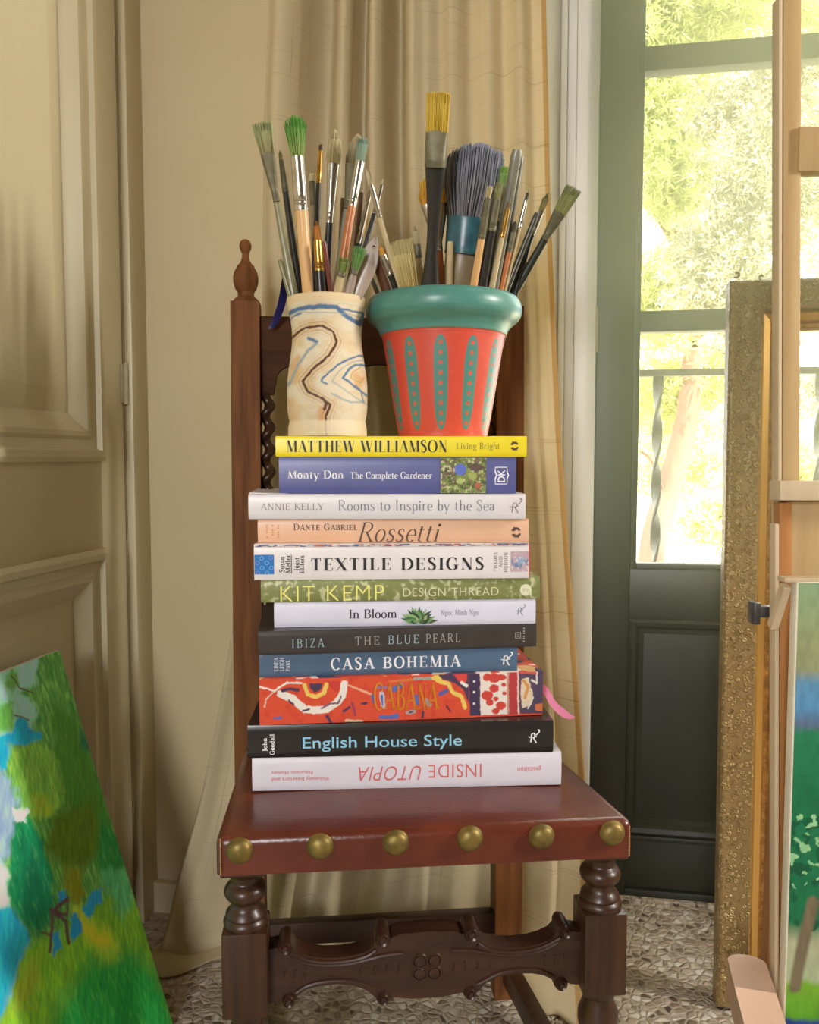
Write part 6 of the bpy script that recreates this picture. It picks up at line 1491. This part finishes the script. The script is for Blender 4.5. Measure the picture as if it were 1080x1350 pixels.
def brush(label, tip, base, fend, rim, w, Y, shape='round', cb=None, ct=None, fer='steel', handle='light', ext=0.09, flat=1.0, ns=110, belly=1.0, ring=True, group=None, name='paintbrush', hs=None):
    """tip/base/fend/rim: photo points where the bristles end, meet the ferrule, where the ferrule ends, and where the pot's rim cuts the handle.
    w = widths in px at tip, bristle base, ferrule end, handle at the rim. Y = (depth at tip, depth at rim)."""
    # depth at the rim kept inside the pot; the handle converges towards the pot's middle below it
    Yc, cxp, rin = (VY, VX, 0.040) if group == g1 else (PY, PX, 0.084)
    off = Y[1] - Yc; dxr = (rim[0] - cxp) * Yc / FPX; lim = math.sqrt(max(0.0, rin * rin - dxr * dxr)) * 0.9
    off = max(-lim, min(lim, off)); ppx = math.hypot(tip[0] - rim[0], tip[1] - rim[1]) * Yc / FPX
    k_end = 0.45 if group == g1 else 0.5
    T = at(*tip, Yc + off + off * (1 - k_end) * ppx / ext); Rm = at(*rim, Yc + off); ax = (T - Rm); Ln = ax.length; d = ax.normalized()
    view = ((T + Rm) / 2 - Vector((0, 0, ZC))).normalized(); e = d.cross(view).normalized(); n = e.cross(d).normalized()
    if e.x < 0: e = -e; n = -n
    px = ((T.y + Rm.y) / 2) / FPX
    pl2 = math.hypot(tip[0] - rim[0], tip[1] - rim[1])
    frac = lambda p: max(0.0, min(1.0, ((p[0] - rim[0]) * (tip[0] - rim[0]) + (p[1] - rim[1]) * (tip[1] - rim[1])) / pl2 ** 2))
    fb, ff = (frac(base), frac(fend)) if base else (1, 1)
    wt, wb, wf, wh = [q * px / 2 for q in w]
    root = thing(name, label, 'brush', Rm, 0, group)
    Bp = Rm + d * Ln * fb; Fp = Rm + d * Ln * ff; End = Rm - d * ext
    fl = lambda hw: max(0.0012, hw * flat)
    if base:
        mb = MB(); tuft(mb, Bp - d * 0.002, d, e, n, wb * .94, fl(wb) * .9, wt, max(.0008, wt * flat), (T - Bp).length + .002, ns, cb, ct, shape, rad=max(.0004, wb / 16)); mb.build('bristles', M['bristle'], root, sharp=180)
    if base and fend != base:
        Lf = (Bp - Fp).length; secs = []; lastt = wf
        for t in [0, .02, .1, .115, .13, .16, .175, .19, .3, .5, .8, .97, 1.0]:
            hw = wf * 1.04 + (wb - wf * 1.04) * max(0, (t - .19) / .81); th_ = wf * 1.04 + (fl(wb) - wf * 1.04) * max(0, (t - .19) / .81)
            if ring and t in (.115, .175): hw *= .93; th_ *= .93
            if t == 1.0: hw *= .99; th_ *= .99
            secs.append((Fp + d * Lf * t, e, n, hw, th_))
        MB().sweep(secs, 18, p=2.6 if flat < .7 else 2).build('ferrule', M[fer], root, sharp=50)
    secs = []; Lh = (Fp - End).length; hb_ = hs or [(0, 1), (.05, 1), (.2, belly), (.5, 1), (1, .8)]
    f0 = (Rm - End).length / Lh            # position of the rim, measured from the buried end
    fl2 = max(flat, .55) if flat < 1 else 1
    N = 40
    for i in range(N + 1):
        t = i / N                            # from the buried end up to the ferrule
        if t >= f0: q = (t - f0) / (1 - f0 + 1e-9); hw = wh + (wf * .97 - wh) * q; hw *= 1 + (belly - 1) * math.sin(PI * q) ** 1.2
        else: hw = wh * (1 - .35 * (1 - t / f0))
        if not base and t > .985: hw *= .8
        secs.append((End + d * Lh * t, e, n, hw, hw * fl2))
    MB().sweep(secs, 14).build('handle', hm[handle], root, sharp=60)
    return root, d, e, n, px
g1 = 'brushes standing in the marbled vase'; g2 = 'brushes standing in the painted flowerpot'
gr = lambda *c: rgb(*c)
V = VY
# ---- in the vase
brush('flat worn brush with sage-green bristles on the vase side nearest the chair finial', (345, 161), (352, 201), (364, 266), (389, 396), (26, 19, 8.5, 13), (V - .01, V - .012), 'flat', gr(150, 140, 92), gr(168, 178, 128), 'dull', 'olive', .1, .3, 150, group=g1)
brush('thin brush with bare silver ferrule and black handle behind the sage-green flat brush', (369, 198), (371, 212), (378, 254), (396, 396), (5, 6, 8, 11), (V + .02, V + .012), 'round', gr(150, 140, 90), gr(120, 124, 80), 'dull', 'black', .09, 1, 40, group=g1)
brush('round brush with bright green splayed bristles and thick pale wooden handle', (388, 154), (395.5, 204), (401, 274), (407, 396), (29, 17, 17.5, 15), (V - .024, V - .034), 'frayed', gr(150, 168, 92), gr(66, 150, 52), 'steel', 'light', .1, 1, 190, group=g1)
brush('slim brush with dark pointed tip and gold ferrule in the middle of the vase', (423, 188), (421, 199), (417.5, 242), (412, 396), (4, 6, 6.5, 9), (V + .022, V + .018), 'point', gr(80, 56, 40), gr(54, 40, 30), 'brassf', 'black', .09, 1, 40, group=g1)
brush('small pale-tipped brush peeping out beside the bright green brush', (411, 224), (412.5, 240), (415, 272), (419, 396), (8, 8, 8, 9), (V + .03, V + .024), 'round', gr(206, 192, 146), gr(214, 202, 160), 'dull', 'smoke', .09, 1, 50, group=g1)
brush('short orange-bristled brush with gold ferrule and black handle low in the vase', (417, 290), (419, 317), (421, 357), (424, 396), (10, 11, 12, 14), (V - .010, V - .016), 'round', gr(196, 126, 54), gr(176, 106, 44), 'brassf', 'black', .09, 1, 70, group=g1)
brush('filbert brush with creamy tapering bristles, long chrome ferrule and dark handle', (442, 172), (436, 216), (432, 294), (428, 396), (21, 16, 9, 12), (V + .006, V + .002), 'filbert', gr(168, 150, 96), gr(206, 190, 148), 'steel', 'black', .09, .7, 150, group=g1)
brush('wide flat brush stained olive with pale bristle tips and grey handle', (472, 178), (463, 217), (453, 276), (441, 396), (24, 22, 10, 10), (V + .030, V + .014), 'filbert', gr(104, 92, 50), gr(214, 198, 156), 'dull', 'grey', .09, .35, 150, group=g1)
brush('brush with blue-green bristles, silver ferrule and orange wooden handle', (480, 181), (475, 213), (466, 272), (443, 396), (15, 13, 11, 12), (V - .004, V - .004), 'frayed', gr(140, 156, 130), gr(138, 166, 148), 'steel', 'orange', .09, 1, 110, group=g1)
brush('short stubby brush with dark green tip on a pale stick at the vase rim', (454.5, 339), (452, 358), (450, 364), (443, 396), (15, 12, 11, 11), (V - .034, V - .037), 'flat', gr(118, 130, 66), gr(104, 124, 58), 'dull', 'pale', .08, .6, 70, group=g1)
brush('short brush with grass-green tip beside the pierced grey handle', (476, 325), (471, 354), (469, 362), (457, 396), (17, 11, 10, 14), (V - .030, V - .036), 'flat', gr(120, 150, 82), gr(96, 150, 76), 'dull', 'worn', .08, .6, 80, group=g1)
brush('thin brush with silver ferrule leaning toward the flowerpot from the vase', (506, 234), (504, 244), (493, 282), (463, 396), (3.5, 4.5, 5.5, 8), (V + .012, V + .01), 'point', gr(200, 180, 130), gr(206, 190, 150), 'steel', 'black', .08, 1, 30, group=g1)
brush('thin silver brush with worn pale tip crossing behind the orange wooden handle', (490, 244), (488, 258), (474, 322), (455, 396), (4, 5, 6, 8), (V + .022, V + .020), 'round', gr(196, 180, 140), gr(206, 196, 160), 'steel', 'darkgreen', .08, 1, 30, group=g1)
brush('thin dark red handle with silver rings low in the middle of the vase', (427, 318), None, None, (438, 396), (6, 6, 6, 7), (V - .028, V - .034), handle='red', ext=.08, group=g1)
brush('olive twig-like handle end at the vase rim above the navy ribbon', (369, 343), None, None, (385, 396), (6, 6, 7, 8), (V - .012, V - .024), handle='olive', ext=.07, group=g1)
brush('tan handle end standing between the chrome filbert and the olive flat brush', (452, 262), None, None, (447, 396), (7, 7, 7, 8), (V + .034, V + .03), handle='smoke', ext=.08, group=g1)
brush('dark slim handle behind the orange wooden handle in the vase', (477, 254), None, None, (462, 396), (6, 6, 6, 8), (V + .04, V + .032), handle='brown', ext=.08, group=g1)
brush('thin brush with brown hair tip leaning across behind the blue-green brush', (486, 262), (483, 276), (476, 312), (460, 396), (4, 5, 6, 8), (V + .03, V + .028), 'point', gr(120, 88, 54), gr(96, 70, 44), 'brassf', 'darkgreen', .08, 1, 30, group=g1)
# upturned flat handle with a hanging hole, shaped like a fish
def paddle(label, outline, hole, Y, th, m, ext_pts, group):
    root = thing('paintbrush', label, 'brush', at(*outline[0], Y), 0, group)
    c = at(*hole[0], Y); rh = hole[1] * Y / FPX
    pts = [at(x, y, Y) for x, y in outline]; rad = [c + Vector((rh * math.cos(t), 0, rh * math.sin(t))) for t in [2 * PI * i / len(pts) for i in range(len(pts))]]
    # ring between outline and hole, front and back, matched by angle
    k = len(pts); key = lambda p: math.atan2(p.z - c.z, p.x - c.x)
    pts = sorted(pts, key=key); rad = [c + Vector((rh * math.cos(key(p)), 0, rh * math.sin(key(p)))) for p in pts]
    mb = MB(); vs = []
    for off, sc in ((-th / 2, .90), (-th / 4, 1), (th / 4, 1), (th / 2, .90)):
        vs += [c + (p - c) * sc + Vector((0, off, 0)) for p in pts]
    vs += [p + Vector((0, -th / 2, 0)) for p in rad] + [p + Vector((0, th / 2, 0)) for p in rad]
    fs = []
    for a, b in ((0, 1), (1, 2), (2, 3), (4, 0), (3, 5), (5, 4)):
        for i in range(k): j = (i + 1) % k; fs.append((a * k + i, a * k + j, b * k + j, b * k + i))
    mb.add(vs, fs); o = mb.build('handle', m, root, sharp=50); fixnormals(o); return root
fo_ = [(x, y) for x, y in [(v.x, v.y) for v in spline([(497.5, 311, 0), (489, 317, 0), (479, 331, 0), (471, 352, 0), (463, 376, 0), (457, 400, 0), (450, 430, 0), (454, 436, 0), (460, 430, 0), (472, 404, 0), (486, 378, 0), (497, 352, 0), (499.5, 330, 0)], 5, True)]]
paddle('upturned flat grey handle with hanging hole at the vase rim nearest the flowerpot', fo_, ((493, 327), 2.6), V - .022, .006, hm['worn'], None, g1)
# ---- in the flowerpot
Pq = PY
brush('tall flat brush with yellow bristles, olive ferrule and black waisted handle', (578.5, 121), (576.5, 168), (574.3, 214), (566.5, 397), (29, 28, 27, 31), (Pq - .062, Pq - .066), 'flat', gr(206, 172, 62), gr(212, 178, 70), 'dull', 'black', .11, .22, 230, belly=.5, ring=False, group=g2)
brush('yellow filbert brush with wide silver ferrule half hidden behind the black waisted handle', (570, 227), (569, 268), (573, 330), (583, 397), (42, 36, 12, 11), (Pq - .02, Pq - .03), 'filbert', gr(206, 150, 44), gr(216, 172, 60), 'steel', 'orange', .11, .3, 200, group=g2)
brush('large round mop brush with blue-grey bristles and teal band, tallest beside the curtain', (628, 191), (616, 285), (612, 334), (604, 397), (76, 54, 48, 34), (Pq - .012, Pq - .03), 'mop', gr(118, 114, 114), gr(132, 136, 150), 'tealband', 'smoke', .10, .8, 620, belly=1.12, ring=False, group=g2)
brush('broad pale bristle brush with copper ferrule leaning against the black waisted handle', (528, 316), (541.5, 378), (543.5, 394), (545, 402), (30, 25, 23, 22), (Pq - .055, Pq - .060), 'flat', gr(186, 164, 104), gr(214, 198, 140), 'copper', 'orange', .10, .35, 200, ring=False, group=g2)
brush('slim brush with bare wooden handle and worn pale tip before the blue-grey mop', (646, 245), (643, 258), (635, 312), (621.5, 397), (7, 7, 9.5, 10), (Pq - .068, Pq - .074), 'flat', gr(206, 188, 140), gr(196, 178, 128), 'dull', 'light', .10, .8, 50, group=g2)
brush('brush with olive ferrule and thick black handle beside the bare wooden one', (659, 240), (655, 262), (649, 302), (631, 397), (9, 10, 12, 16), (Pq - .045, Pq - .058), 'flat', gr(150, 146, 96), gr(140, 138, 90), 'dull', 'black', .10, .6, 60, group=g2)
brush('flat brush with a fresh green tip peeping from behind the blue-grey mop', (666, 219), (661, 246), (654, 290), (640, 397), (11, 12, 10, 12), (Pq - .02, Pq - .04), 'flat', gr(140, 160, 96), gr(126, 176, 74), 'dull', 'darkgreen', .10, .5, 70, group=g2)
brush('tall upturned grey handle with flat end, highest handle beside the mop', (682, 197), None, None, (648, 397), (18, 18, 14, 13), (Pq - .055, Pq - .066), handle='grey', ext=.10, flat=.4, group=g2)
brush('second flat grey handle standing just behind the highest upturned one', (686, 206), None, None, (656, 397), (10, 10, 10, 11), (Pq - .03, Pq - .05), handle='grey', ext=.10, flat=.5, group=g2)
brush('thin brush with brass ferrule and tan handle among the grey handles', (672, 262), (670, 274), (664, 312), (645, 397), (5, 6, 7, 9), (Pq - .07, Pq - .078), 'point', gr(120, 104, 70), gr(110, 96, 64), 'brassf', 'pale', .09, 1, 30, group=g2)
brush('thin brush with dark pointed tip just outside the grey upturned handles', (697, 250), (693, 264), (686, 300), (661, 397), (4, 5, 6, 8), (Pq - .01, Pq - .03), 'point', gr(84, 78, 60), gr(66, 62, 52), 'steel', 'pale', .09, 1, 30, group=g2)
brush('short brush with dark tip and orange wooden handle low among the grey handles', (681, 287), (678, 306), (672, 332), (655, 397), (5, 8, 9, 11), (Pq - .05, Pq - .062), 'point', gr(74, 72, 52), gr(58, 58, 44), 'dull', 'orange', .09, .8, 50, group=g2)
brush('filbert brush with olive tip and silver ferrule, second from the wide slanting green one', (722.5, 255), (714, 278), (702, 310), (667, 397), (10, 8, 7, 9), (Pq - .02, Pq - .04), 'filbert', gr(150, 138, 86), gr(136, 128, 84), 'steel', 'black', .09, .6, 60, group=g2)
brush('dark thin upturned handle tucked before the olive filbert brush', (708, 281), None, None, (662, 397), (5, 5, 7, 9), (Pq - .055, Pq - .065), handle='darkgreen', ext=.09, group=g2)
brush('wide flat brush with grey-green bristles leaning far out toward the glazed door', (757, 247), (738, 280), (716, 316), (672, 397), (21, 17, 10, 11), (Pq - .05, Pq - .052), 'flat', gr(150, 150, 90), gr(146, 152, 100), 'dull', 'darkgreen', .085, .3, 160, group=g2)
brush('long brush with pale rounded tip crossing from above the vase into the flowerpot', (483, 221), (487, 243), (499, 284), (531, 397), (7, 7, 7, 9), (Pq - .035, Pq - .06), 'round', gr(206, 190, 150), gr(212, 198, 160), 'steel', 'pale', .09, 1, 50, group=g2)
brush('short thin brush with gold and silver ferrule at the flowerpot rim beside the pierced handle', (500, 322), (503, 336), (513, 362), (530, 402), (7, 9, 9, 8), (Pq - .062, Pq - .072), 'round', gr(206, 150, 60), gr(196, 140, 56), 'steel', 'black', .08, 1, 50, group=g2)
brush('thick dark brown upturned handle at the flowerpot rim nearest the vase', (496, 338), None, None, (518, 400), (15, 15, 16, 17), (Pq - .03, Pq - .05), handle='brown', ext=.08, group=g2)
brush('pale worn round brush showing behind the broad bristle brush with copper ferrule', (546, 297), (550, 322), (553, 340), (560, 397), (13, 11, 10, 10), (Pq + .0, Pq - .02), 'round', gr(186, 170, 130), gr(200, 186, 148), 'dull', 'pale', .09, .8, 70, group=g2)
brush('thin grey handle end crossing behind the brown handle nearest the vase', (484, 352), None, None, (504, 400), (5, 5, 6, 7), (Pq - .01, Pq - .03), handle='grey', ext=.07, group=g2)
brush('clear amber handle end standing between the black waisted handle and the mop', (594, 318), None, None, (592, 397), (8, 8, 9, 9), (Pq - .045, Pq - .05), handle='pale', ext=.09, group=g2)
brush('slim charcoal handle end leaning beside the wide slanting green brush', (700, 312), None, None, (677, 397), (5, 5, 6, 8), (Pq - .03, Pq - .035), handle='black', ext=.085, group=g2)

# ================================================================== added haze volume before the glazed door, imitating veiling lens glare
def haze_mat():
    m = bpy.data.materials.new('glare_haze'); m.use_nodes = True; nt = m.node_tree; nt.nodes.clear()
    out = nd(nt, 'ShaderNodeOutputMaterial'); v = nd(nt, 'ShaderNodeVolumePrincipled')
    v.inputs['Color'].default_value = (0.97, 0.95, 0.5, 1); v.inputs['Anisotropy'].default_value = 0.35
    tc = nd(nt, 'ShaderNodeTexCoord'); sx = nd(nt, 'ShaderNodeSeparateXYZ'); nt.links.new(tc.outputs['Object'], sx.inputs[0])
    mr = nd(nt, 'ShaderNodeMapRange'); mr.interpolation_type = 'SMOOTHSTEP'
    mr.inputs['From Min'].default_value = 0.45; mr.inputs['From Max'].default_value = 1.7; mr.inputs['To Min'].default_value = 0.0; mr.inputs['To Max'].default_value = 2.3
    nt.links.new(sx.outputs['Z'], mr.inputs['Value']); nt.links.new(mr.outputs[0], v.inputs['Density'])
    nt.links.new(v.outputs[0], out.inputs['Volume']); return m
hz_ = MB().box((0.06, 1.09, 0.02), (1.62, 1.60, 2.7))
hz_ = roomobj(hz_, 'glare_haze', haze_mat(), smooth=False)
hz_['kind'] = 'stuff'; tag(hz_, 'pale greenish-yellow haze volume added before the glazed door to imitate lens glare', 'haze')
